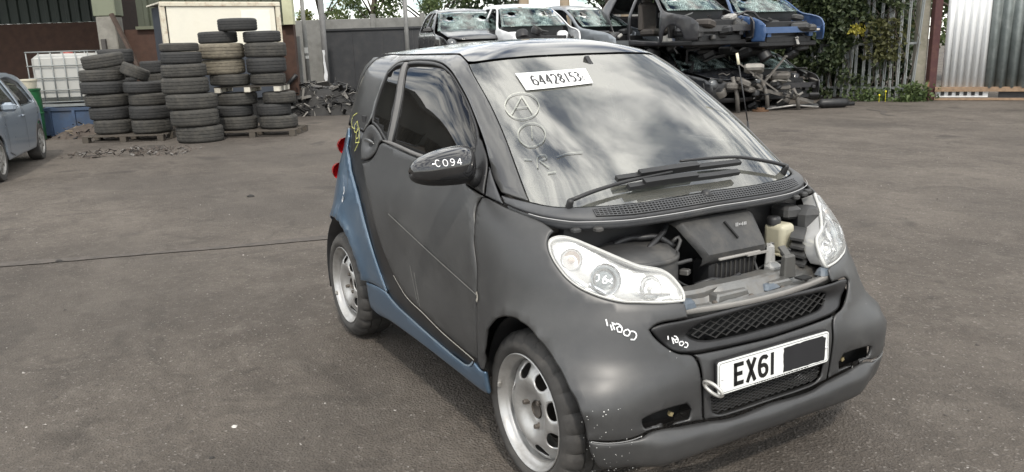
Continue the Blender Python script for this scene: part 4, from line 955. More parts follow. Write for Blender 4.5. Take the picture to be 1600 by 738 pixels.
# lot sticker with its number
ST = np.array([(2.616, 1.349), (2.920, 1.361), (2.954, 1.418), (2.616, 1.411)])
def st_map(a, b):
    a = np.asarray(a)[..., None]; b = np.asarray(b)[..., None]
    q = (ST[0]*(1-a)+ST[1]*a)*(1-b)+(ST[3]*(1-a)+ST[2]*a)*b
    return pos(q[..., 0], q[..., 1])
stk = panel('lot_sticker', [(0, 0), (1, 0), (1, 1), (0, 1)], st_map, mat('sticker_paper', (.82, .82, .82), .6, 0, .02), ws, step=.08, edge=0, off=.001, thick=.0004)
x = .135
for ch in '64428153':
    ribbon(text_paths(ch, x, .22, .066, .56, 0), st_map, .0085, .0020, 'sticker_digit', mat('print_black', (.03, .03, .03), .6), stk); x += .090
ribbon(text_paths('C', x+.005, .24, .035, .26, 0), st_map, .0040, .0020, 'sticker_letter', mat('print_black', (.03, .03, .03), .6), stk)
# tinted sun band under the top edge, inside mirror and dash seen through the glass
n_u, n_s = 240, 14
us = np.linspace(0.0, 6.0, n_u+1)
zb = np.where(np.abs(us-3) < .50, 1.479, 1.497); zb = np.interp(np.abs(us-3), [0, .27, .41, .545, .572, .615, .70, 3], [1.4785, 1.4772, 1.4715, 1.4595, 1.477, 1.4945, 1.4960, 1.4960]); zb = np.where((us < .9) | (us > 5.1), 1.497, zb)
P0 = pos(np.minimum(us, 6), zb); P0[us > 3] = pos(6-us[us > 3], zb[us > 3])*np.array([1, -1, 1])
V = []; ctr = -1.25
for i in range(n_s+1):
    s_ = i/n_s; sp = np.stack([np.clip(P0[:, 0], -1.80, -1.0), 0*P0[:, 0], 0*P0[:, 0]+1.5], 1)
    xy = P0*(1-s_)+sp*s_; zt = 1.548-.020*((xy[:, 0]+1.15)/.6)**2
    xy[:, 2] = P0[:, 2]+(zt-P0[:, 2])*(1-(1-s_)**2.4); V.append(xy)
V = np.concatenate(V); W_ = n_u+1
rf = mesh_obj('roof', V, [(i*W_+j, i*W_+j+1, (i+1)*W_+j+1, (i+1)*W_+j) for i in range(n_s) for j in range(n_u)], roofm, car, True)
# cowl
CL = [(2.352, 1.010), (2.352, .986), (2.393, .973), (2.456, .959), (2.535, .948), (2.682, .943), (2.867, .944), (3.0, .946)]
CT = [(3.0, .986), (2.9, .985), (2.75, .983), (2.609, .984), (2.506, .987), (2.445, .998), (2.41, 1.004)]
cw = P_('cowl_panel', CL+[(6-u, z) for u, z in CL[::-1][1:]]+[(6-u, z) for u, z in CT[::-1]]+CT[1:], cowlm, step=.016, off=lambda u, z: .006+.010*np.exp(-((z-.968)/.018)**2)*0+.004*np.cos((z-.965)/.02*1.5), edge=.006, drop=.008, thick=.02)
# hanging front skirt of the cowl
us = np.linspace(2.36, 3.64, 80); zl = np.interp(np.abs(us-3), [0, .13, .32, .465, .544, .607, .648], [.946, .944, .943, .948, .959, .973, .986])
A = pos(us, zl); V = []
for dx, dz in ((.0, -.002), (.004, -.020), (-.02, -.034), (-.06, -.030)): V.append(A+np.array([dx, 0, dz]))
V = np.concatenate(V); n = len(us)
o = mesh_obj('cowl_skirt', V, [(i*n+j, i*n+j+1, (i+1)*n+j+1, (i+1)*n+j) for i in range(3) for j in range(n-1)], cowlm, cw, True)
ribbon([[(u, np.interp(abs(u-3), [0, .13, .32, .465, .544, .607], [.946, .944, .943, .948, .959, .973])-.006) for u in np.linspace(2.42, 3.58, 40)]], pos, .003, .010, 'cowl_edge', mat('pale_cowl_line', (.30, .30, .30), .5), cw)  # pale line along the cowl's front edge
for k, u in enumerate((2.54, 2.60, 3.36, 3.42, 3.47)):
    p = pos(u, .930); cb_ = MB(); cb_.box((p[0]-.01, p[1], p[2]-.01), (.03, .03, .018), None, .005); cb_.build('cowl_clip', baym, cw)
# vent slots: black sheet stands in for the shade in the holes, bars across
def vent_z(u): return np.interp(abs(u-3), [0, .1, .3, .41], [.951, .9505, .9485, .953]), np.interp(abs(u-3), [0, .1, .3, .41], [.974, .9735, .973, .970])
vo = [(u, vent_z(u)[0]) for u in np.linspace(2.60, 3.40, 24)]+[(u, vent_z(u)[1]) for u in np.linspace(3.395, 2.605, 24)]
vb = P_('vent_bed', vo, void, cw, raw=True, off=.0105, step=.03, edge=0, thick=.001)
vg = MB()
for k in range(71):
    u = 2.60+.80*k/70; lo_, hi_ = vent_z(u)
    a, b = pos(u, lo_), pos(u+.0, hi_); nn = np.array([.45, 0, .9])*.013; vg.bar(a+nn, b+nn, .0032, .003, (1, 0, 1))
for j in range(5):
    pts = [pos(u, vent_z(u)[0]+(vent_z(u)[1]-vent_z(u)[0])*(j/4))+np.array([.45, 0, .9])*.0135 for u in np.linspace(2.60, 3.40, 40)]
    for i in range(39): vg.bar(pts[i], pts[i+1], .0028, .003, (1, 0, 1))
stuff(vg.build('vent_grating', cowlm, cw))
nz = pos(2.99, .972); b = MB(); b.lathe([(0, .016), (.012, .013), (.020, .004), (.022, -.004)], 14, T(nz[0], nz[1], nz[2]+.012, 0, rad(25), 0)); b.build('washer_nozzle', black, cw, True)
# wipers
for k, nm in enumerate(('a', 'b')):
    bl_, ar_ = PENS['wiper_%s_blade' % nm][0], PENS['wiper_%s_arm' % nm][0]
    def lift(path, h, st=.03):
        q = spline(np.array(path, float), st, closed=False, corner=80); P = pos(q[:, 0], q[:, 1]); return P+np.array([.5, 0, .82])*np.asarray(h).reshape(-1, 1)
    B = lift(bl_, .024); Aq = spline(np.array(ar_, float), .03, closed=False); hh = np.linspace(.030, .034, len(Aq)); A = lift(ar_, hh)
    wr = root('wiper'); attach(wr, car); wp = MB()
    rsz = np.linspace(.008, .005, len(A)); wp.tube([tuple(p) for p in A], list(rsz), 8); w_ob = wp.build('wiper_arm', black, car, True); bpy.data.objects.remove(wr)
    w3 = MB()
    for i in range(len(B)-1): w3.bar(B[i], B[i+1], .020, .016, (.5, 0, .82))
    w3.build('wiper_blade', black, w_ob)
    w4 = MB(); i0, i1 = int(len(B)*.15), int(len(B)*.6)
    for i in range(i0, i1): w4.bar(B[i]+np.array([.5, 0, .82])*.014, B[i+1]+np.array([.5, 0, .82])*.014, .022, .012, (.5, 0, .82))
    w4.build('blade_bridge', black, w_ob)
    pv = MB(); p = A[0]; pv.lathe([(0, .012), (.008, .011), (.012, .004), (.013, -.03)], 14, T(p[0], p[1], p[2]-.005, 0, rad(25), 0)); pv.build('wiper_pivot', black, w_ob, True)
# aerial
an = MB(); an.tube([(-.355, .69, .99), (-.37, .69, 1.06), (-.39, .69, 1.16)], [.012, .009, .004], 8); an.tube([(-.39, .69, 1.16), (-.455, .69, 1.405)], .0028, 6)
ao = an.build('aerial', black, car, True); a2 = MB(); a2.tube([(-.455, .69, 1.405), (-.468, .69, 1.455)], .006, 8); a2.build('aerial_tip', mat('cream_tip', (.6, .56, .42), .5), ao, True)

# ---- door mirror (right side only, the other one is gone)
MC = Vector((-.365, -.802, 1.100))
mir_h = pchip([0, .03, .10, .25, .5, .75, .9, .97, 1], [.030, .050, .064, .070, .066, .055, .040, .024, .004])
mir_h_ = mir_h
def mir_h(s_): return float(mir_h_(s_))
def mir_zc(s_): return .004-.012*s_*s_
def mirror_shell(zlo, zhi, n=28, m_=16):
    V = []; Fc = []
    for i in range(n+1):
        s_ = i/n; y = .128-.258*s_                                   # inner to outer
        hgt = mir_h(s_)
        zc = mir_zc(s_)
        dep = .105*(1-(2*s_-1)**4*.75)*(1-.25*s_)
        for j in range(m_+1):
            a = PI*(zlo+(zhi-zlo)*j/m_)
            ex = abs(math.sin(a))**.75*dep; ez = math.copysign(abs(math.cos(a))**.8, math.cos(a))*hgt
            V.append((MC.x-.05+ex, MC.y+y, MC.z+zc+ez))
    for i in range(n):
        for j in range(m_): Fc.append((i*(m_+1)+j, (i+1)*(m_+1)+j, (i+1)*(m_+1)+j+1, i*(m_+1)+j+1))
    return V, Fc
V, Fc = mirror_shell(0, .665); mo = mesh_obj('door_mirror', V, Fc, mat('gloss_black_mirror', (.015, .015, .016), .10, 0, .1, coat=.7, dirt=(.12, .115, .11), dirt_amt=.2), car, True)
md = mo.modifiers.new('t', 'SOLIDIFY'); md.thickness = .004; md.offset = -1
V, Fc = mirror_shell(.66, 1.0); o = mesh_obj('mirror_base', [(a-.002, b, c) for a, b, c in V], Fc, black, mo, True); md = o.modifiers.new('t', 'SOLIDIFY'); md.thickness = .004; md.offset = -1
V, Fc = mirror_shell(0, 1.0); g = MB(); rim = [V[i*17] for i in range(29)]+[V[i*17+16] for i in range(28, -1, -1)]
g.add([(a+.006, b, c) for a, b, c in rim], [tuple(range(len(rim)))]); g.build('mirror_glass', mat('mirror_silver', (.6, .6, .6), .02, 1, .0), mo)
ma = MB(); ma.tube([(-.40, -.715, 1.075), (-.39, -.695, 1.060), (-.385, -.672, 1.050)], [.030, .034, .040], 12); ma.build('mirror_arm', black, mo, True)
def mir_map(a, b):
    a = np.asarray(a, float); b = np.asarray(b, float)
    return np.stack([MC.x+.030-(b-.03)*.75+0*a, MC.y+a, MC.z+b], -1)
mw = MB(); tx = text_paths('C094', -.058, .016, .018, .022, .008)
def mir_x(y, z):
    s_ = (.128-y)/.258; hgt = mir_h(s_); zc = mir_zc(s_)
    dep = .105*(1-(2*s_-1)**4*.75)*(1-.25*s_); c = max(-1, min(1, (z-zc)/hgt)); ca = abs(c)**(1/.8); return -.05+math.sqrt(max(0, 1-ca*ca))**.75*dep
mpts = []
for st in tx:
    q = spline(np.array(st), .004, closed=False, corner=60); pq = [(MC.x+mir_x(a, b)+.0008, MC.y+a, MC.z+b+.0008) for a, b in q]
    for i in range(len(pq)-1): mw.bar(pq[i], pq[i+1], .0028, .0012, (.8, 0, .6))
mw.build('mirror_writing', white_ink, mo)

# ---- wheels
def tyre_mesh(R, w, n=120, lug=.009):
    prof = [(.203, -.012), (.212, .004), (.228, .012), (R-.035, .013), (R-.016, .006), (R-.006, -.006), (R, -.022), (R, -.05), (R-.007, -.052), (R-.007, -.060), (R, -.062), (R, -.5*w-.004), (R-.007, -.5*w-.002), (R-.007, -.5*w+.006), (R, -.5*w+.008)]
    prof = [(.203, -.012), (.212, .004), (.228, .012), (R-.048, .013), (R-.028, .006), (R-.012, -.008), (R-.002, -.024), (R, -.046), (R-.007, -.047), (R-.007, -.055), (R, -.056), (R, -.5*w-.006), (R-.007, -.5*w-.007), (R-.007, -.5*w-.013), (R, -.5*w-.014), (R, -w+.034), (R-.006, -w+.016), (R-.02, -w+.003), (R-.04, -w-.003), (.225, -w), (.205, -w+.02)]
    V = []; Fc = []; k = len(prof)
    for i in range(n):
        g = 2*PI*i/n; lo_ = (i % 5 == 0)
        for j, (r, h) in enumerate(prof):
            if lo_ and j in (4, 5, 6, 7, 15, 16): r -= lug
            if (i % 5 == 2) and j in (10, 11): r -= lug*.6
            V.append((r*math.cos(g), r*math.sin(g), h))
    for i in range(n):
        i2 = (i+1) % n
        for j in range(k-1): Fc.append((i*k+j, i2*k+j, i2*k+j+1, i*k+j+1))
    return V, Fc
dish = pchip([0, .03, .06, .085, .11, .14, .165, .185], [-.040, -.038, -.032, -.016, -.008, -.018, -.040, -.055])
def disc_map(a, b):
    a = np.asarray(a, float); b = np.asarray(b, float); return np.stack([a, b, dish(np.hypot(a, b))], -1)
boltm = mat('grubby_bolt', (.11, .095, .082), .7, .4, .3, 40)
def wheel(name, loc, R, w, rx, spin):
    wl = MB(); V, Fc = tyre_mesh(R, w); M = T(*loc, rx) @ Matrix.Rotation(spin, 4, 'Z')
    hub = root(name, (0, 0, 0)); attach(hub, car)
    wl.add(V, Fc, M); wl.build('tyre', rubber, hub, True, 40)
    b = MB(); b.lathe([(.205, -.010), (.2085, .000), (.2085, .004), (.2055, .006), (.201, .002), (.197, -.008), (.193, -.016), (.190, -.020), (.184, -.024), (.1825, -.032), (.1805, -.048), (.1795, -.070), (.178, -w+.05), (.20, -w+.01)], 72, M)
    b.build('rim', steel, hub, True, 50)
    circ = lambda cx, cy, r, n=14: [(cx+r*math.cos(t), cy+r*math.sin(t)) for t in np.linspace(0, 2*PI, n+1)[:-1]]
    hl = []
    for k in range(8):
        a = 2*PI*k/8; ex = []
        for t in np.linspace(0, 2*PI, 17)[:-1]:
            rr_, tt = .1415+.0245*math.cos(t), .031*math.sin(t); ex.append((rr_*math.cos(a)-tt*math.sin(a), rr_*math.sin(a)+tt*math.cos(a)))
        hl.append(ex)
    dsk = panel('wheel_disc', circ(0, 0, .183, 60), disc_map, steel, hub, holes=hl+[circ(0, 0, .030)], step=.012, edge=.004, drop=.004, thick=.004)
    dsk.matrix_local = M
    for k in range(3):
        a = 2*PI*k/3+.5; bo = MB(); bo.lathe([(0, .014), (.008, .014), (.0095, .011), (.0095, -.004), (.014, -.006)], 6, M @ T(.056*math.cos(a), .056*math.sin(a), -.030)); bo.build('wheel_bolt', boltm, hub)
    cb_ = MB(); cb_.lathe([(0, -.055), (.02, -.052), (.0295, -.046), (.030, -.034)], 20, M); cb_.build('axle_end', boltm, hub, True)
    va = MB(); va.box((0, 0, 0), (.012, .022, .014), M @ Matrix.Rotation(rad(150), 4, 'Z') @ T(.196, 0, .004), .003); va.build('balance_weight', mat('lead_weight', (.3, .29, .27), .5, .4), hub)
    dr = MB(); dr.lathe([(0, -.10), (.12, -.10), (.125, -.12), (.125, -.15), (0, -.15)], 32, M); dr.build('brake_drum', mat('dark_brake_iron', (.03, .026, .022), .7, .3, .3, 20), hub, True)
    return hub
for sd in (1, -1):
    wheel('front_wheel', (0, -.712*sd, .283), .2835, .165, rad(90)*sd, .35)
    wheel('rear_wheel', (-1.867, -.748*sd, .285), .286, .185, rad(90)*sd, 1.0)

# ---- engine bay
dustblue = mat('dusty_blue_metal', (.10, .122, .148), .5, .3, .15, 12, dirt=(.22, .2, .18), dirt_amt=.5, dscale=12)
def cross(xs, zs, y0, y1, nm, m_, n=26, fn=None):
    V = []; k = len(xs)
    for i in range(n+1):
        y = y0+(y1-y0)*i/n; bow = -.05*(y/.36)**2
        for x, z in zip(xs, zs):
            dz = fn(y, x) if fn else 0
            V.append((x+bow, y, z+dz))
    o = mesh_obj(nm, V, [(i*k+j, (i+1)*k+j, (i+1)*k+j+1, i*k+j+1) for i in range(n) for j in range(k-1)], m_, car, True, 30)
    md = o.modifiers.new('t', 'SOLIDIFY'); md.thickness = .004; return o
hump = lambda y, x: .030*max(0, min(1, (.17-abs(y+.02))/.03))*(1 if .30 < x < .36 else .2)
xm_ = cross([.402, .400, .385, .375, .345, .335, .30, .29, .25, .235], [.650, .678, .682, .672, .674, .690, .694, .705, .708, .68], -.35, .37, 'slam_panel', dustmetal, fn=hump)
cross([.410, .408, .398], [.668, .682, .684], -.35, .37, 'grille_top_edge', mat('dusty_pale_strip', (.26, .25, .235), .55), fn=None)
for y0, y1 in ((-.345, -.27), (.30, .375)):
    b = MB(); yc = (y0+y1)/2; b.box((.345, yc, .692), (.045, .06, .036), None, .010, taper=.8); b.build('lamp_bracket', dustblue, car)
b = MB(); b.box((.352, .055, .690), (.045, .08, .024), None, .008, rz=.1, taper=.8); b.build('latch_bracket', dustblue, car)
b = MB(); b.box((.325, .175, .735), (.030, .06, .085), None, .006, taper=.85); b.bar((.325, .175, .77), (.29, .175, .80), .03, .008); b.build('bonnet_catch', mat('dull_bracket', (.10, .098, .092), .5, .4), car)
b = MB(); b.box((.360, .215, .695), (.035, .05, .006)); b.build('catch_slot', void, car)
for y, w_, h_, x_ in ((-.12, .16, .012, .345), (.10, .12, .012, .345)):
    b = MB(); b.box((x_-.05*(y/.36)**2, y, .678+h_/2), (.055, w_, h_+.03), None, .006, taper=.86); b.build('rail_block', dustmetal, car)
for y in (-.31, -.20, -.05, .10, .24, .33):
    b = MB(); b.lathe([(0, .006), (.006, .006), (.009, .002), (.009, -.004)], 8, T(.375-.05*(y/.36)**2, y, .682)); b.build('rail_bolt', boltm, car)
# central scuttle cover
V = []; n = 16
prof = [(.06, .905), (.11, .905), (.135, .897), (.205, .815), (.218, .795), (.214, .770), (.20, .755)]
for i in range(n+1):
    t = i/n; y0, y1 = -.165+.0*t, .205
    for k, (x, z) in enumerate(prof):
        ins = [0, 0, .0, .045, .055, .055, .05][k]; y = (y0+ins*.9)+((y1-ins*.25)-(y0+ins*.9))*t
        rnd = min(t, 1-t)*n; dip = .012 if rnd < 1 else 0
        V.append((x-dip, y, z-dip))
k = len(prof)
cv = mesh_obj('scuttle_cover', V, [(i*k+j, i*k+j+1, (i+1)*k+j+1, (i+1)*k+j) for i in range(n) for j in range(k-1)], baym, car, True, 35)
md = cv.modifiers.new('t', 'SOLIDIFY'); md.thickness = .005
b = MB(); b.bar((.150, .035, .884), (.196, .060, .829), .007, .010, (.7, 0, .7)); b.build('cover_slot', void, cv)
tt = MB(); rr = random.Random(2)
for k in range(7): tt.box((.163, .078+.008*k, .868), (.001, .003, rr.uniform(.006, .014)), T(0, 0, 0)); 
tt.v = [(x+.004, y, z+.002) for x, y, z in tt.v]; tt.build('cover_print', mat('pale_print', (.5, .5, .5), .6), cv)
b = MB(); b.box((.214, .05, .772), (.02, .20, .010), None, .003); b.box((.222, .13, .768), (.012, .10, .006)); b.build('cover_edge', mat('dusty_pale_strip', (.26, .25, .235), .55), cv)
b = MB(); b.box((.155, .035, .66), (.10, .22, .20), None, .01); b.build('fan_housing', black, car)
b = MB()
for k in range(9): b.box((.208, -.05+.022*k, .67), (.006, .004, .17))
b.build('fan_fins', mat('radiator_fin', (.045, .043, .04), .6), car)
# round heater drum
b = MB(); b.lathe([(0, .845), (.07, .844), (.125, .835), (.150, .815), (.156, .79), (.158, .62)], 40, T(.085, -.325, 0)); dr_ = b.build('heater_drum', baym, car, True, 50)
b = MB(); b.lathe([(.152, .815), (.160, .812), (.160, .800), (.154, .797)], 40, T(.085, -.325, 0)); b.build('drum_rim', baym, dr_, True)
b = MB(); b.lathe([(.157, .70), (.166, .698), (.166, .682), (.157, .680)], 40, T(.085, -.325, 0)); b.build('drum_band', dustmetal, dr_, True)
b = MB(); b.tube([(.22, -.16, .70), (.24, -.10, .715), (.245, -.03, .70), (.25, .02, .715)], .008, 8); b.tube([(.20, -.42, .80), (.10, -.20, .87), (.07, -.16, .89)], .010, 8); b.build('wiring_loom', black, car, True)
# washer bottle and neighbours
b = MB(); b.box((.135, .335, .780), (.085, .080, .115), None, 0, rz=.15, taper=1.06); wb = b.build('washer_bottle', cream, car, True, 60); sb = wb.modifiers.new('round', 'BEVEL'); sb.width = .020; sb.segments = 4
b = MB(); b.box((.135, .335, .722), (.095, .085, .012), None, .004, rz=.15); b.build('bottle_flange', cream, wb)
b = MB(); b.lathe([(0, .03), (.022, .03), (.026, .02), (.026, 0)], 16, T(.125, .315, .832)); b.build('bottle_cap', black, wb, True)
b = MB(); b.box((.205, .215, .745), (.03, .05, .09), None, .012, rz=.1, taper=.8); b.box((.235, .20, .70), (.05, .06, .05), None, .012); b.build('white_funnel', mat('white_plastic', (.33, .33, .32), .5, 0, .1, dirt=(.16, .14, .12), dirt_amt=.6), car)
for k in range(4):
    b = MB(); b.bar((.26-.012*k, .30+.01*k, .705+.028*k), (.19-.01*k, .42, .725+.028*k), .05, .010, (.3, -.2, 1)); b.build('duct_rib', baym, car)
b = MB(); b.box((.12, .50, .83), (.12, .11, .09), None, .02, rz=-.4); b.box((.08, .43, .86), (.10, .08, .05), None, .012, rz=-.2); b.build('fuse_box', baym, car)
# hoses, looms and clips
rr = random.Random(31); hosem = mat('ribbed_hose', (.022, .022, .022), .5, 0, .2, 30)
for k in range(10):
    q = [Vector((rr.uniform(.02, .12), rr.uniform(-.45, .52), rr.uniform(.72, .84)))]
    for j in range(5): q.append(q[-1]+Vector((rr.uniform(-.01, .055), rr.uniform(-.09, .09), rr.uniform(-.05, .025))))
    q = [Vector((min(.25, p.x), max(-.50, min(.50, p.y)), max(.66, min(.86, p.z)))) for p in q]
    b = MB(); b.tube([tuple(p) for p in spline(np.array([tuple(p) for p in q]), .02, closed=False, corner=179)], rr.choice([.004, .005, .007, .011]), 7); b.build('hose', rr.choice([hosem, hosem, baym, black]), car, True)
for k in range(5):
    b = MB(); b.box((rr.uniform(.10, .28), rr.choice([-1, 1])*rr.uniform(.18, .46), rr.uniform(.69, .76)), (rr.uniform(.015, .05), rr.uniform(.015, .05), rr.uniform(.01, .03)), None, .003, rz=rr.uniform(0, 3)); b.build('connector', rr.choice([baym, black, dustmetal]), car)
# bay walls, floor, firewall
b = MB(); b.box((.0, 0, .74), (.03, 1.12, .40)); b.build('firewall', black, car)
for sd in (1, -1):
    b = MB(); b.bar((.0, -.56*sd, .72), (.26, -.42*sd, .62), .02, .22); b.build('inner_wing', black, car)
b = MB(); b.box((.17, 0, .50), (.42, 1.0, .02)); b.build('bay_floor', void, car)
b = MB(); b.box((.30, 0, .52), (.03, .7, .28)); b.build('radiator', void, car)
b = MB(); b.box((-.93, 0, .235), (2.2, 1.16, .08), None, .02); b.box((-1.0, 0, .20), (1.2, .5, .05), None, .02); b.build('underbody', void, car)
# cabin
seatm = mat('grey_seat_cloth', (.045, .045, .048), .85, 0, .2, 20)
b = MB(); b.box((-.28, 0, .90), (.42, 1.26, .13), None, .05); b.box((-.40, 0, .74), (.30, 1.22, .30), None, .05); b.build('dashboard', mat('dusty_dash', (.19, .175, .16), .8, 0, .1), car, True, 40)
for y in (-.33, .33):
    b = MB(); b.box((-1.12, y, .62), (.50, .48, .18), None, .06); b.box((-1.40, y, .98), (.16, .46, .70), T(0, 0, 0), .06); st_ = b.build('seat', seatm, car, True, 40)
    b = MB(); b.box((-1.42, y, 1.33), (.11, .26, .16), None, .04); b.build('headrest', seatm, st_, True, 40)
b = MB(); b.tube([(-.66+.06*math.sin(g)*1.2, -.33+.18*math.cos(g), 1.00+.16*math.sin(g)) for g in np.linspace(0, 2*PI, 33)], .014, 8, cap=False); b.tube([(-.66, -.33, 1.0), (-.45, -.33, .93)], .03, 8); b.bar((-.66, -.49, 1.0), (-.66, -.17, 1.0), .03, .04); b.build('steering_wheel', black, car, True)
b = MB(); b.box((-.62, .02, 1.37), (.03, .20, .06), None, .012); b.bar((-.62, .02, 1.40), (-.68, .02, 1.46), .02, .02); b.build('inside_mirror', black, car)
b = MB(); b.box((-1.66, 0, .75), (.05, 1.3, .9)); b.build('rear_bulkhead', black, car)
# ---- tail
P_('rear_bumper', [(.0, .30), (.49, .30), (.49, .62), (.0, .64)], grey, step=.05, gap=.002) if False else None
def tail(u, z):
    u = np.asarray(u, float); P = pos(np.abs(u), z); P[..., 1] = np.where(u < 0, -P[..., 1], P[..., 1]); return P
panel('rear_bumper', [(-.49, .26), (0, .26), (.49, .26), (.49, .60), (0, .60), (-.49, .60)], tail, grey, car, step=.05, sx=1.1, gap=.002)
panel('tailgate', [(-.49, .61), (0, .61), (.49, .61), (.49, 1.09), (0, 1.05), (-.49, 1.09)], tail, blue, car, step=.05, sx=1.1, gap=.002)
panel('rear_window', [(-.65, 1.13), (-.49, 1.10), (0, 1.06), (.49, 1.10), (.65, 1.13), (.66, 1.30), (.67, 1.40), (.69, 1.485), (0, 1.49), (-.69, 1.485), (-.67, 1.40), (-.66, 1.30)], tail, trimb, car, step=.05, sx=1.1, gap=.002)

# ================================================================ tyres and pallets
def tyre_lying(seed):
    """one tyre lying flat, unit: R=1 across, height 1"""
    rr = random.Random(seed); n = 72
    prof = [(.60, .14), (.63, .05), (.70, .015), (.84, .0), (.93, .03), (.975, .10), (.995, .17), (1.0, .27), (.978, .28), (.978, .32), (1.0, .33), (1.0, .48), (.975, .49), (.975, .53), (1.0, .54), (1.0, .69), (.978, .70), (.978, .74), (1.0, .75), (.995, .84), (.975, .90), (.93, .97), (.84, 1.0), (.70, .985), (.63, .95), (.60, .86), (.66, .80), (.86, .72), (.93, .5), (.86, .28), (.66, .20)]
    V = []; k = len(prof)
    for i in range(n):
        g = 2*PI*i/n; sq = 1+.012*math.sin(2*g+seed)
        for j, (r, h) in enumerate(prof):
            if i % 3 == 0 and (4 <= j <= 7 or 18 <= j <= 20): r -= .022
            if i % 3 == 1 and 10 <= j <= 15 and j not in (12, 13): r -= .006
            V.append((r*math.cos(g)*sq, r*math.sin(g)*sq, h))
    Fc = [(i*k+j, ((i+1) % n)*k+j, ((i+1) % n)*k+(j+1) % k, i*k+(j+1) % k) for i in range(n) for j in range(k)]
    me = bpy.data.meshes.new('tyre'); me.from_pydata(V, [], Fc); me.polygons.foreach_set('use_smooth', [True]*len(me.polygons)); me.set_sharp_from_angle(angle=rad(45)); return me
TM = [tyre_lying(s) for s in range(4)]
tmats = [mat('dusty_tyre_a', (.044, .042, .038), .85, 0, .25, 6, .1, 90, dirt=(.095, .088, .075), dirt_amt=.7, dscale=2.5), mat('dusty_tyre_b', (.028, .028, .028), .75, 0, .2, 9, .1, 90, dirt=(.062, .058, .053), dirt_amt=.5, dscale=3)]
tan_ = mat('mud_caked_tyre', (.165, .145, .11), .9, 0, .25, 7, .2, 60, dirt=(.07, .065, .055), dirt_amt=.6, dscale=3)
TMESH = {}
for i, me in enumerate(TM):
    for j, mm in enumerate(tmats+[tan_]):
        m2 = me.copy(); m2.materials.append(mm); TMESH[i, j] = m2
tcount = [0]
def tyre(d, l, z, R, h, label, mt=0, tilt=(0, 0)):
    tcount[0] += 1; k = tcount[0]; rr = random.Random(k*7)
    o = bpy.data.objects.new('tyre', TMESH[k % 4, mt]); COL.objects.link(o)
    kk = rr.uniform(.955, 1.045)
    o.location = G(d+rr.uniform(-.03, .03), l+rr.uniform(-.035, .035), z); o.rotation_euler = (Matrix.Rotation(-tilt[0], 3, Fg) @ Matrix.Rotation(tilt[1], 3, Rg) @ Matrix.Rotation(rr.uniform(-.02, .02), 3, 'X') @ Matrix.Rotation(rr.uniform(0, 6), 3, 'Z')).to_euler(); o.scale = (R*kk, R*kk, h)
    tag(o, label, 'tyre', 'used tyres stacked against the shed'); return o
ORD = ['bottom', 'second', 'third', 'fourth', 'fifth', 'sixth', 'seventh', 'eighth']
S_ = .3524
def stack(name, d, base_z, rows, mts=None, start=0):
    """rows: (crop x0, x1, height in crop px) bottom up"""
    z = base_z; f = 1247.7
    for k, (x0, x1, hp, dl) in enumerate(rows):
        px = (x0+x1)/2*S_; R = (x1-x0)/2*S_*d/f/1.02; h = hp*S_*d/f
        n = k+start; where = 'bottom one of' if n == 0 else ('%s from bottom of' % ORD[n])
        if k == len(rows)-1: where = 'topmost of'
        tyre(d, dl, z, R, h*.985, 'used tyre, %s %s' % (where, name), (mts or {}).get(k, k % 2)); z += h
    return z
stack('the leftmost tall stack', 15.3, .13, [(420, 585, 61, -7.50), (400, 578, 56, -7.53), (382, 572, 53, -7.56), (365, 556, 54, -7.58), (358, 542, 51, -7.60)])
o = tyre(15.35, -7.50, 1.35, .36, .24, 'used tyre resting tilted on top of the leftmost stack', 0, (rad(6), rad(5)))
stack('the short second stack', 15.2, .13, [(590, 765, 60, -6.69), (583, 755, 59, -6.71), (575, 742, 52, -6.74), (553, 720, 50, -6.77)])
tyre(15.25, -6.96, 1.15, .25, .22, 'used tyre leaning on edge above the short stack', 0, (rad(-24), rad(-9)))
stack('the pile behind the leftmost stack', 16.6, .0, [(520, 660, 60, -7.9)]*6)
stack('the low pile behind the short stack', 16.3, .0, [(645, 740, 52, -7.05)]*6)
stack('the pallet-less third stack', 14.5, .0, [(775, 970, 72, -5.56), (755, 962, 73, -5.62), (732, 947, 66, -5.67), (724, 922, 69, -5.71), (728, 915, 56, -5.74), (728, 905, 52, -5.76), (735, 900, 36, -5.78)], {0: 0, 1: 0, 2: 0, 3: 0})
zt = stack('the fourth stack below the pallet', 15.35, .13, [(970, 1132, 56, -5.13), (965, 1130, 48, -5.15), (965, 1137, 52, -5.15)])
zp1 = zt
stack('the fourth stack above the pallet', 15.35, zt+.14, [(948, 1115, 48, -5.22), (912, 1100, 65, -5.30), (900, 1096, 65, -5.33), (910, 1080, 50, -5.35)], {1: 2, 2: 2})
zt = stack('the rightmost stack below the pallet', 15.35, .13, [(1140, 1300, 55, -4.39), (1130, 1287, 52, -4.43), (1158, 1306, 49, -4.35)])
zt = stack('the rightmost stack above the pallet', 15.35, zt+.14, [(1115, 1266, 49, -4.47), (1100, 1276, 65, -4.48), (1096, 1276, 62, -4.50), (1086, 1252, 48, -4.53)], {2: 0})
tyre(15.35, -4.93, zt+.01, .355, .225, 'used tyre bridging the two right-hand stacks at the very top', 1)
wood = mat('grey_pallet_wood', (.075, .064, .052), .85, 0, .2, 10, .2, 50)
palew = mat('pale_pallet_block', (.52, .49, .42), .85, 0, .15, 10)
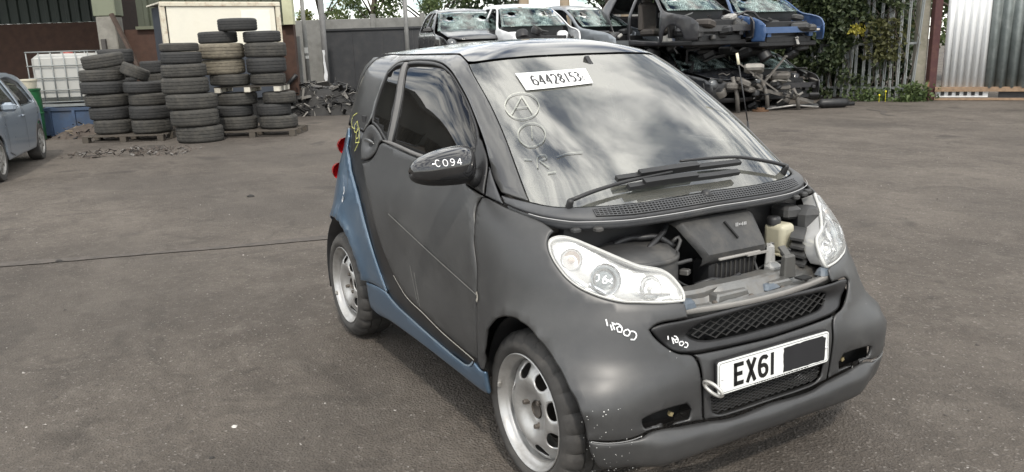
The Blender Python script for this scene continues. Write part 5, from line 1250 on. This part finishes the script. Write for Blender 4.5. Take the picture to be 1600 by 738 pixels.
def pallet(d, l, z, w, dep, label, pale_blocks=False):
    p = groot('pallet', d, l, z, 0, label, 'pallet', 'pallets under the tyre stacks')
    for k in range(3):
        for j in range(3):
            b = MB(); b.box((-w/2+.06+(w-.12)*k/2, -dep/2+.06+(dep-.12)*j/2, .055), (.11, .12, .085)); b.build('block', palew if pale_blocks else wood, p)
    for j in range(5):
        b = MB(); b.box((0, -dep/2+.05+(dep-.1)*j/4, .112), (w, .095, .022)); b.build('deck_board', mat('dark_pallet_board', (.045, .04, .034), .9) if pale_blocks else wood, p)
    for k in range(3):
        b = MB(); b.box((-w/2+.06+(w-.12)*k/2, 0, .0055), (.10, dep, .011)); b.build('base_board', wood, p)
pallet(15.25, -7.10, 0, 1.5, 1.0, 'wooden pallet under the two left-hand tyre stacks')
pallet(15.35, -4.75, 0, 1.6, 1.0, 'wooden pallet on the ground under the right-hand tyre stacks')
pallet(15.40, -4.82, zp1+.006, 1.22, .7, 'pallet with pale blocks sandwiched halfway up the right-hand tyre stacks', True)

# ================================================================ tank, bin, buckets, box body
ib = groot('liquid_tank', 16.8, -8.95, .64, rad(4), 'white plastic liquid tank inside a galvanised wire cage', 'tank')
b = MB(); b.box((0, 0, .52), (1.12, .92, .94), None, .09); b.build('bottle', mat('milky_tank_plastic', (.40, .40, .38), .4, 0, .08, 3, dirt=(.34, .33, .30), dirt_amt=.5, dscale=3), ib, True, 40)
b = MB(); b.lathe([(0, .05), (.09, .05), (.10, .0)], 16, T(0, 0, .99)); b.build('lid', mat('red_lid', (.25, .05, .04), .5), ib, True)
for k in range(6):
    for sy in (-1, 1):
        b = MB(); b.tube([(-.59+.236*k, sy*.49, .03), (-.59+.236*k, sy*.49, 1.04)], .012, 6); b.build('cage_bar', galv, ib, True)
for z in (.05, .28, .52, .76, 1.03):
    b = MB(); b.tube([(-.6, -.50, z), (.6, -.50, z), (.6, .50, z), (-.6, .50, z), (-.6, -.50, z)], .012, 6); b.build('cage_hoop', galv, ib, True)
b = MB(); b.box((0, 0, -.02), (1.2, 1.0, .05)); b.build('base_tray', galv, ib)
bb = groot('blue_steel_bin', 16.6, -8.85, 0, rad(3), 'low blue steel bin carrying the white tank', 'bin')
bm = mat('faded_blue_steel', (.045, .075, .135), .6, .1, .2, 4, dirt=(.08, .07, .06), dirt_amt=.6)
b = MB(); b.box((0, 0, .29), (1.75, 1.2, .50), None, .02); b.build('body', bm, bb)
for y in (-.6, .6):
    b = MB(); b.box((0, y, .56), (1.8, .06, .06)); b.build('rim', bm, bb)
for k in range(4):
    b = MB(); b.box((-.7+.46*k, -.615, .28), (.06, .03, .5)); b.build('stiffener', bm, bb)
for x in (-.7, .7):
    b = MB(); b.box((x, 0, .03), (.2, 1.1, .06)); b.build('skid', bm, bb)
gd = groot('green_barrel', 15.6, -9.22, 0, 0, 'green plastic barrel under the cream bucket', 'barrel')
b = MB(); b.lathe([(0, 0), (.20, 0), (.22, .03), (.235, .4), (.24, .75), (.235, .95), (.25, .96), (.25, .99), (.21, .99), (.2, .9)], 28); b.build('shell', mat('bright_green_plastic', (.015, .10, .035), .4, 0, .1, 4), gd, True, 40)
b = MB(); b.lathe([(.236, .50), (.246, .51), (.246, .53), (.237, .54)], 28); b.build('hoop', mat('bright_green_plastic', (.015, .10, .035), .4), gd, True)
cbk = groot('cream_bucket', 15.6, -9.20, .995, 0, 'stained cream bucket standing on the green barrel', 'bucket')
b = MB(); b.lathe([(0, 0), (.165, 0), (.19, .14), (.205, .145), (.205, .175), (.18, .175), (.16, .03), (0, .03)], 28); b.build('pail', mat('stained_cream', (.55, .52, .42), .5, 0, .1, 6, dirt=(.3, .25, .18), dirt_amt=.6), cbk, True, 40)
b = MB(); b.tube([(.2*math.cos(t), -.06*math.sin(t), .15-.05*math.sin(t)) for t in np.linspace(0, PI, 12)], .005, 5); b.build('handle', galv, cbk, True)
A_, B_ = G(17.0, -7.0), G(18.3, -5.0)
bx = root('truck_box_body', A_, math.atan2(B_.y-A_.y, B_.x-A_.x), 'cream white truck box body with rusty corners behind the tyres', 'box body'); BL = (B_-A_).length
crm = mat('cream_panel', (.70, .67, .57), .5, 0, .06, 2, dirt=(.48, .43, .33), dirt_amt=.4, dscale=2)
b = MB(); b.box((BL/2, .75, 1.55), (BL-.10, 1.4, 1.98)); b.build('shell', mat('dark_blue_side', (.035, .042, .055), .6, 0, .15, 3), bx)
b = MB(); b.box((BL/2, .02, 2.09), (BL-.16, .05, .82)); b.build('front_panel', crm, bx)
b = MB(); b.box((BL*.79, -.012, 2.10), (.62, .015, .66)); b.build('door_leaf', mat('bright_cream', (.74, .73, .66), .5, 0, .05), bx)
for x in (.0, BL):
    b = MB(); b.box((x, .04, 2.07), (.10, .12, 1.02), None, .01); b.build('corner_post', mat('rusty_cream_post', (.60, .56, .45), .6, 0, .1, 3, dirt=(.22, .12, .06), dirt_amt=.8, dscale=6), bx)
for z in (1.62, 2.55):
    b = MB(); b.box((BL/2, .03, z), (BL+.10, .14, .09), None, .01); b.build('edge_rail', mat('rusty_cream_post', (.60, .56, .45), .6), bx)
b = MB(); b.box((BL/2, .75, 2.585), (BL+.08, 1.5, .03)); b.build('roof_sheet', crm, bx)
b = MB(); b.box((BL/2, .7, .27), (BL*.8, 1.2, .54)); b.build('chassis', void, bx)

# ================================================================ other cars
def car_surfaces(hw=.86, tz=.80):
    def side(x, z):
        x = np.asarray(x, float); z = np.asarray(z, float); y = hw-.02*((z-.6)/.4)**2-np.where(z > .85, .36*(z-.85)**1.15, 0)
        y = y-np.where(x > 1.1, .16*((x-1.1)/.85)**2, 0)-np.where(x < -1.2, .13*((-1.2-x)/.8)**2, 0); return np.stack([x, -y, z], -1)
    return side
OUT = [(1.93, .33), (1.97, .50), (1.95, .66), (1.80, .76), (1.35, .86), (.98, .93), (.62, 1.17), (.30, 1.34), (.05, 1.40), (-.40, 1.44), (-.95, 1.43), (-1.45, 1.34), (-1.72, 1.08), (-1.86, .92), (-1.95, .70), (-1.97, .50), (-1.90, .33)]
def arcs(cx, r, a0, a1, n=9): return [(cx+r*math.cos(rad(a)), .30+r*math.sin(rad(a))) for a in np.linspace(a0, a1, n)]
OUTL = OUT+arcs(-1.28, .34, 175, 5)+[(-.85, .24), (.85, .24)]+arcs(1.28, .34, 175, 5)
FD = [(.86, .93), (.52, 1.17), (.20, 1.33), (-.22, 1.36), (-.26, .93)]; RD = [(-.36, .93), (-.32, 1.36), (-.85, 1.36), (-1.20, 1.27), (-1.33, .95)]
FDO = [(.82, .32), (.86, .90), (.52, 1.15), (.20, 1.32), (-.22, 1.36), (-.28, .36)]; RDO = [(-.38, .36), (-.34, 1.36), (-.85, 1.36), (-1.12, 1.28), (-1.20, .95), (-.98, .62), (-.85, .36)]
crack_g = glass('shattered_glass', (.45, .56, .54), 1.7, .03, .06, (.40, .50, .48), 26)
clear_g = glass('car_glass', (.25, .28, .29), 1.9, .02, .06, (.4, .4, .38))
def wheel_simple(M, par, alloy):
    b = MB(); b.lathe([(.20, -.02), (.215, .0), (.24, .006), (.285, .0), (.30, -.02), (.30, -.16), (.285, -.185), (.22, -.185)], 40, M); w_ = b.build('wheel', rubber, par, True, 45)
    b = MB(); b.lathe([(.205, -.01), (.208, .002), (.198, .0), (.185, -.03), (.18, -.16)], 40, M); b.build('rim', alloy, w_, True)
    for k in range(7):
        a = 2*PI*k/7; b = MB(); b.bar((.03*math.cos(a), .03*math.sin(a), -.012), (.195*math.cos(a), .195*math.sin(a), -.022), .042, .02, (0, 0, 1), M); b.build('spoke', alloy, w_)
    b = MB(); b.lathe([(0, .0), (.035, -.002), (.045, -.02)], 16, M); b.build('hub_cap', alloy, w_, True)
def junk(par, seed, n, box, mats, nm='bay_part', sz=(.04, .22)):
    rr = random.Random(seed); (x0, x1), (y0, y1), (z0, z1) = box
    for k in range(n):
        b = MB(); c = Vector((rr.uniform(x0, x1), rr.uniform(y0, y1), rr.uniform(z0, z1))); M = Matrix.Translation(c) @ Matrix.Rotation(rr.uniform(0, 6), 4, 'Z') @ Matrix.Rotation(rr.uniform(-.7, .7), 4, 'X')
        t = rr.random(); s_ = rr.uniform(*sz)
        if t < .4: b.box((0, 0, 0), (s_*1.6, s_, s_*.6), M, s_*.15)
        elif t < .6: b.lathe([(0, s_*.4), (s_*.5, s_*.4), (s_*.6, s_*.25), (s_*.6, -s_*.3), (s_*.45, -s_*.4), (0, -s_*.4)], 14, M)
        elif t < .85:
            q = [Vector((0, 0, 0))]
            for j in range(4): q.append(q[-1]+Vector((rr.uniform(-.5, .5), rr.uniform(-.7, .7), rr.uniform(-.4, .4)))*s_*1.6)
            b.tube(q, s_*.12, 6, M)
        else: b.bar((-s_, 0, 0), (s_, s_*.4, s_*.3), s_*.5, s_*.06, (0, 0, 1), M)
        b.build(nm, rr.choice(mats), par, t >= .4, 40)
alu = mat('dirty_aluminium', (.36, .35, .33), .5, .5, .2, 12, dirt=(.10, .09, .08), dirt_amt=.6, dscale=8)
dk = mat('oily_black', (.016, .016, .017), .45, .1, .3, 12); brn = mat('dull_brown_plastic', (.05, .043, .038), .7, 0, .25, 10)
def make_car(name, d, l, z0, delta, paint, label, group=None, hood=False, doors=False, intact=False, seed=1, sz=1.0, holes=True, glassm=None, loc=None, rz=None, front=(1.0, 1.95)):
    r = root(name, loc or G(d, l, z0), (YAW+PI+delta) if rz is None else rz, label, 'car', group); r.scale = (1, 1, sz); side = car_surfaces()
    for sd in (1, -1):
        hl = [FD, RD] if (intact or doors) else [FDO, RDO]
        panel('body_side', OUTL, side, paint, r, holes=hl, step=.09, edge=.012, drop=.008, thick=.03, side=sd)
        if intact or doors:
            for q in (FD, RD): panel('side_window', q, side, clear_g, r, step=.2, edge=0, off=-.012, thick=.004, side=sd)
            for q in ([(.84, .93), (.80, .34), (.55, .27)], [(-.30, 1.36), (-.31, .30)], [(-1.33, .94), (-1.25, .75), (-1.0, .55), (-.9, .33)]): ribbon([q], side, .012, .0105, 'door_seam', dk, r, side=sd)
            b = MB(); p = side(-.20, .80)+np.array([0, -.022, 0]); b.box((p[0], p[1]*sd, p[2]), (.15, .03, .03), None, .008); b.build('door_handle', paint, r)
            b = MB(); p = side(.72, .98); b.box((p[0], (p[1]-.10)*sd, p[2]), (.09, .19, .13), None, .035); b.build('door_mirror', paint, r, True, 40)
        if intact:
            for cx in (1.28, -1.28): wheel_simple(T(cx, -.845*sd, .30, rad(90)*sd), r, alu)
        b = MB()
        for cx in (1.28, -1.28): b.box((cx, -.60*sd, .45), (.62, .2, .34), None, .05)
        b.build('wheel_well', dk, r) if intact else None
    rs = lambda x, y: np.stack([x, y, np.interp(x, [-1.45, -.95, -.4, .05, .32], [1.34, 1.43, 1.44, 1.40, 1.33])+.035*(1-(np.asarray(y)/.62)**2)], -1)
    ry = lambda x: float(-side(x, np.interp(x, [-1.45, -.95, -.4, .05, .32], [1.335, 1.425, 1.435, 1.395, 1.335]))[1])
    ro = [(x, -ry(x)) for x in (.30, .05, -.4, -.95, -1.43)]+[(x, ry(x)) for x in (-1.43, -.95, -.4, .05, .30)]
    panel('roof', ro, rs, paint, r, step=.12, edge=.01, drop=.004, thick=.02)
    def wsm(a, b_): a = np.asarray(a, float); b_ = np.asarray(b_, float); e = 2*a-1; hwid = .74+(.60-.74)*b_; return np.stack([.98+(.32-.98)*b_+.13*(1-e**2)*(1-.45*b_), e*hwid, .935+(1.345-.935)*b_+.02*(1-e**2)*b_], -1)
    rr = random.Random(seed); hs = []
    if holes and not intact:
        for cx, cy in ((.20, .66), (.78, .66)):
            hs.append([(cx+rr.uniform(.05, .08)*math.cos(t), cy+rr.uniform(.10, .17)*math.sin(t)) for t in np.linspace(0, 2*PI, 8)[:-1]])
    panel('windscreen', [(0, 0), (.5, 0), (1, 0), (1, 1), (.5, 1), (0, 1)], wsm, glassm or (clear_g if intact else crack_g), r, holes=hs, step=.12, edge=0, thick=.005, off=.004)
    def rgm(a, b_): a = np.asarray(a, float); b_ = np.asarray(b_, float); e = 2*a-1; return np.stack([-1.80+(-1.46+1.80)*b_-.09*(1-e**2), e*(.66-.08*b_), .98+.36*b_], -1)
    panel('rear_window', [(0, 0), (1, 0), (1, 1), (0, 1)], rgm, clear_g, r, step=.2, edge=0, thick=.005)
    b = MB(); b.box((0, 0, .27), (3.5, 1.36, .10), None, .02); b.build('floor_pan', dk, r)
    if not intact:
        junk(r, seed+100, 16, ((-1.7, 1.75), (-.62, .62), (.02, .24)), [dk, dk, dk, baym], 'underside_part', (.10, .34))
        for cx in (1.28, -1.28):
            b = MB(); b.tube([(cx, -.62, .27), (cx, -.2, .20), (cx, .2, .20), (cx, .62, .27)], .045, 8); b.build('axle_beam', dk, r, True)
    b = MB(); b.box((.93, 0, .66), (.06, 1.36, .56), None, .01); b.build('bulkhead', dk, r)
    b = MB(); b.box((.70, 0, .86), (.40, 1.36, .18), None, .05); b.build('dashboard', dk, r, True, 40)
    b = MB(); b.box((-1.88, 0, .62), (.12, 1.40, .62), None, .05); b.build('tail_panel', paint, r, True, 40)
    for y in (-.36, .36):
        b = MB(); b.box((-.05, y, .52), (.5, .48, .16), None, .05); b.box((-.33, y, .85), (.14, .46, .62), None, .05); b.box((-.36, y, 1.22), (.09, .24, .16), None, .03); b.build('seat', brn, r, True, 40)
    if hood or intact:
        hm = lambda x, y: np.stack([x, y, np.interp(x, [.98, 1.35, 1.80, 1.95], [.945, .885, .785, .70])+.045*(1-(np.asarray(y)/.8)**2)], -1)
        panel('bonnet', [(.99, -.70), (1.12, -.72), (1.8, -.66), (1.92, -.45), (1.96, 0), (1.92, .45), (1.8, .66), (1.12, .72), (.99, .70), (1.10, 0)], hm, paint, r, step=.1, edge=.012, drop=.006, thick=.015)
        fm = lambda y, z: np.stack([1.99-.22*(np.asarray(y)/.8)**2-.03*((np.asarray(z)-.5)/.2)**2, y, z], -1)
        panel('front_bumper', [(-.78, .25), (0, .22), (.78, .25), (.78, .68), (0, .70), (-.78, .68)], fm, paint if intact else dk, r, holes=[[(-.45, .34), (0, .32), (.45, .34), (.42, .46), (-.42, .46)]], step=.09, edge=.01, drop=.006, thick=.03)
        for y in (-.58, .58):
            b = MB(); b.lathe([(0, .05), (.07, .04), (.12, 0), (.12, -.06)], 18, T(1.86, y, .66, 0, rad(75), 0)); b.build('head_lamp', lens_like, r, True)
    else:
        b = MB(); b.bar((1.80, -.72, .55), (1.80, .72, .55), .07, .12); b.build('crash_beam', paint, r)
        b = MB(); b.box((1.35, 0, .36), (.80, 1.10, .16), None, .03); b.build('undertray', dk, r)
        b = MB(); b.box((1.62, 0, .55), (.05, 1.0, .34), None, .01); b.build('radiator_core', dk, r)
        for y in (-.52, .52):
            b = MB(); b.bar((.95, y, .50), (1.80, y*.95, .48), .09, .13); b.build('chassis_leg', paint, r)
            b = MB(); b.lathe([(0, .10), (.07, .10), (.12, .06), (.14, -.2)], 18, T(1.22, y*1.08, .72)); b.build('strut_tower', paint, r, True)
        junk(r, seed, 26, ((1.0, 1.82), (-.66, .66), (.36, .82)), [dk, dk, dk, brn, alu, baym, baym], 'bay_part', (.05, .26))
    return r
lens_like = mat('dull_lamp', (.10, .105, .11), .15, .2, .1, coat=.5)
pblack = mat('black_car_paint', (.012, .013, .016), .22, 0, .2, 3, coat=.6, dirt=(.09, .085, .08), dirt_amt=.35)
pwhite = mat('white_car_paint', (.72, .73, .74), .3, 0, .04, 3, coat=.4, dirt=(.4, .38, .35), dirt_amt=.3)
pgrey = mat('silver_car_paint', (.24, .26, .28), .3, .5, .1, 3, coat=.4)
pdark = mat('charcoal_car_paint', (.03, .03, .034), .3, .2, .2, 3, coat=.4, dirt=(.1, .09, .08), dirt_amt=.4)
pblue = mat('blue_car_paint', (.045, .095, .215), .35, .2, .15, 3, coat=.4, dirt=(.12, .12, .12), dirt_amt=.4)
GRP = 'stripped cars stacked at the back of the yard'
make_car('wrecked_car', 19.4, -1.02, .93, rad(14), pblack, 'black wrecked car with its bonnet on and two punched windscreen holes', GRP, hood=True, doors=True, seed=3, glassm=None)
make_car('wrecked_car', 18.9, .36, .97, rad(16), pwhite, 'white wrecked car with missing doors and smashed windscreen', GRP, seed=4)
make_car('wrecked_car', 19.7, 1.72, .93, rad(38), pgrey, 'silver grey wrecked car with open door frames, right of the white one', GRP, seed=5)
make_car('wrecked_car', 18.2, 3.62, 1.17, rad(24), pdark, 'charcoal wrecked car stacked on top of the black one', GRP, seed=6)
make_car('wrecked_car', 18.6, 5.35, 1.10, rad(16), pblue, 'blue wrecked car at the top right of the stack', GRP, seed=7)
make_car('wrecked_car', 18.6, 4.02, 0, rad(24), pblack, 'black wrecked car at ground level under the charcoal one', GRP, hood=True, doors=True, seed=8, sz=.93)
make_car('wrecked_car', 19.2, 5.55, 0, rad(16), pdark, 'dark wreck at ground level under the blue car, front end torn off', GRP, seed=9, sz=.88)
for k, (d_, l_, dl, pm, z_) in enumerate(((19.4, -1.02, 14, pdark, .76), (18.9, .36, 16, pblue, .78), (19.7, 1.72, 38, pblack, .76))):
    make_car('wrecked_car', d_, l_, 0, rad(dl), pm, 'squashed car at ground level under the %s wrecked car' % ('black bonneted', 'white', 'silver grey')[k], GRP, seed=20+k, sz=z_, doors=True)
# exposed engine and suspension of the ground-level wreck
cast = mat('dirty_iron', (.14, .13, .118), .65, .4, .25, 12)
for k, (d_, l_, z_, lb) in enumerate(((16.75, 4.75, .74, 'crumpled aluminium engine casting hanging off the black wreck'), (17.0, 5.45, .62, 'front subframe with suspension arms torn from the dark wreck'), (17.0, 6.1, .45, 'loose wheel hub and brake beside the fence'))):
    e = groot('engine_wreckage', d_, l_, 0, 0, lb, 'wreckage'); junk(e, 60+k, 11, ((-.38, .38), (-.15, .15), (z_-.32, z_+.18)), [cast, cast, mat('pale_cast_metal', (.24, .23, .21), .6, .4, .2, 10), dk], 'casting', (.08, .26))
    b = MB(); b.bar((-.35, 0, z_-.1), (.35, .05, z_-.3), .09, .07); b.build('cross_arm', cast, e)
    b = MB(); b.tube([(-.1, 0, z_), (0, -.02, z_*.5), (.04, 0, .0)], .045, 8); b.build('strut', cast, e, True)
for k, (a, b_, lb) in enumerate((((16.7, 4.75, 1.02), (16.6, 5.55, .42), 'grey steel strut slanting down across the dark wreck'), ((16.8, 5.75, 1.12), (16.7, 5.3, .62), 'thin steel prop leaning up the dark wreck'))):
    p, q = G(*a), G(*b_); s_ = root('loose_strut', q, 0, lb, 'strut'); b = MB(); b.bar((0, 0, 0), p-q, .05, .03); b.build('bar', cast, s_); b = MB(); b.lathe([(.0, .02), (.04, .02), (.04, -.02), (0, -.02)], 12, Matrix.Translation(p-q)); b.build('end_eye', cast, s_)
ds = groot('brake_disc', 16.95, 5.32, 0, 0, 'rusty brake disc lying on the asphalt', 'brake disc')
b = MB(); b.lathe([(.07, .0), (.17, .0), (.17, .03), (.09, .03), (.085, .07), (.035, .075), (.035, .0), (.07, .0)], 32); b.build('rotor', rust, ds, True, 40)
for k in range(5):
    b = MB(); b.lathe([(0, .01), (.008, .01), (.009, 0)], 8, T(.058*math.cos(k*1.257), .058*math.sin(k*1.257), .073)); b.build('stud', rust, ds)
ex = groot('exhaust_section', 17.2, 6.35, .0, 0, 'dark exhaust pipe lying on the ground in front of the wrecks', 'exhaust')
b = MB(); b.tube([(-.95, -.1, .06), (-.5, .0, .05), (.1, -.05, .07), (.6, .05, .06), (1.05, .0, .08)], .045, 8); b.build('pipe', dk, ex, True)
b = MB(); b.tube([(.25, -.02, .10), (.35, 0, .10), (.85, .03, .10), (.95, .03, .10)], [.04, .10, .10, .04], 12); b.build('silencer', dk, ex, True)
b = MB(); b.tube([(-.9, -.25, .04), (-.3, -.2, .1), (.2, -.22, .05)], .02, 6); b.build('bracket_rod', alu, ex, True)

# parked car at the left edge
fw, rw = G(10.60, -6.60), G(12.66, -7.30); dirv = (fw-rw).normalized(); left = Vector((-dirv.y, dirv.x, 0)); ctr = (fw+rw)/2-left*.86+dirv*.02
pk = make_car('parked_car', 0, 0, 0, 0, mat('pale_blue_paint', (.25, .29, .34), .28, .35, .06, 3, coat=.6), 'pale blue parked hatchback cut off by the left edge', None, intact=True, loc=(ctr.x, ctr.y, 0), rz=math.atan2(dirv.y, dirv.x))
pk.scale = (.95, .95, .94); pk.location = pk.location+dirv*.12

# ================================================================ scrap heap, rubble, loose bits
def heap(name, d, l, w, dep, h, n, seed, mats, label, cat, sz):
    rr = random.Random(seed); e = groot(name, d, l, 0, 0, label, cat); mbs = [MB() for _ in mats]
    for k in range(n):
        x = rr.uniform(-1, 1); y = rr.uniform(-1, 1); top = h*max(0, 1-abs(x)**1.7)*max(.05, 1-y*y); z = rr.uniform(0, 1)**.7*top
        M = T(x*w/2, y*dep/2, z, rr.uniform(-.8, .8), rr.uniform(-.8, .8), rr.uniform(0, 6)); s_ = rr.uniform(*sz); mb = rr.choice(mbs); t = rr.random()
        if t < .4:
            q = [Vector((-s_, 0, 0))]
            for j in range(4): q.append(q[-1]+Vector((s_*.5, rr.uniform(-.3, .3)*s_, rr.uniform(-.25, .25)*s_)))
            mb.tube(q, s_*rr.uniform(.04, .10), 5, M)
        elif t < .75: mb.box((0, 0, 0), (s_*1.2, s_*rr.uniform(.3, .8), s_*rr.uniform(.08, .3)), M, taper=rr.uniform(.6, 1))
        else: mb.bar((-s_, 0, 0), (s_, 0, s_*.2), s_*.3, s_*.04, (0, 0, 1), M)
    cmb = MB(); nn = 14
    for mb, mm in zip(mbs, mats): stuff(mb.build('scrap_pieces', mm, e))
    V = []; Fc = []
    for i in range(nn+1):
        for j in range(nn+1):
            x = -1+2*i/nn; y = -1+2*j/nn; V.append((x*w/2, y*dep/2, .82*h*max(0, 1-abs(x)**1.7)*max(0, 1-y*y)*rr.uniform(.8, 1.05)-.01))
    Fc = [(i*(nn+1)+j, (i+1)*(nn+1)+j, (i+1)*(nn+1)+j+1, i*(nn+1)+j+1) for i in range(nn) for j in range(nn)]
    mesh_obj('heap_core', V, Fc, mats[0], e, False); return e
heap('scrap_heap', 20.4, -4.7, 3.0, 2.0, .86, 620, 71, [mat('sooty_scrap', (.022, .021, .02), .7, .1, .3, 10), dk, mat('light_scrap', (.20, .19, .175), .6, .3, .2, 10)], 'heap of dark twisted scrap in front of the dark gate', 'scrap heap', (.06, .28))
p_ = groot('loose_beam', 20.0, -5.5, .45, 0, 'dark pipe sticking out of the scrap heap beside the tyres', 'pipe'); b = MB(); b.tube([(-.3, 0, .0), (.1, 0, .28), (.35, -.05, .52)], .05, 8); b.build('tube', dk, p_, True)
e = heap('rubble_patch', 12.95, -6.15, 2.0, .9, .10, 230, 72, [mat('dark_rubble', (.035, .03, .027), .9, 0, .3, 10), mat('brown_rubble', (.075, .06, .05), .9, 0, .3, 10), mat('dark_rubble', (.035, .03, .027)), mat('brown_rubble', (.075, .06, .05)), mat('dark_rubble', (.035, .03, .027)), mat('pale_rubble', (.16, .15, .14), .9, 0, .2, 10)], 'flat patch of dark rubble and broken glass before the tyre stacks', 'rubble', (.02, .08))
for o in e.children:
    if o.name.startswith('heap_core'): bpy.data.objects.remove(o)
e = heap('foliage_debris', 15.9, -8.3, 1.5, .5, .35, 130, 73, [mat('brown_rubble', (.075, .06, .05), .9), dk, mat('tan_debris', (.20, .16, .11), .9)], 'brown heap of debris between the blue bin and the tyres', 'debris', (.03, .10))
for (d_, l_, s_, lb, mm) in ((3.08, -1.19, .009, 'small pale stone chip on the near asphalt', 'pale_stone'), (2.82, -1.19, .008, 'dark shard lying on the near asphalt', 'dark_stone'), (8.58, -2.83, .03, 'dark lump lying behind the grey car', 'dark_stone'), (5.98, -3.5, .02, 'dark pebble on the asphalt left of the grey car', 'dark_stone')):
    st = groot('stone', d_, l_, 0, 0, lb, 'stone'); b = MB(); rr = random.Random(int(d_*100)); V = []; n = 7
    for z, k in ((0, 1), (s_*.5, .9), (s_*.9, .4)):
        for i in range(n): a = 2*PI*i/n; r = s_*k*rr.uniform(.7, 1.2); V.append((r*1.5*math.cos(a), r*math.sin(a), z))
    b.add(V, [(j*n+i, j*n+(i+1) % n, (j+1)*n+(i+1) % n, (j+1)*n+i) for j in range(2) for i in range(n)]+[tuple(2*n+i for i in range(n))]); b.build('lump', mat(mm, (.55, .53, .5) if mm[0] == 'p' else (.03, .028, .026), .9), st)
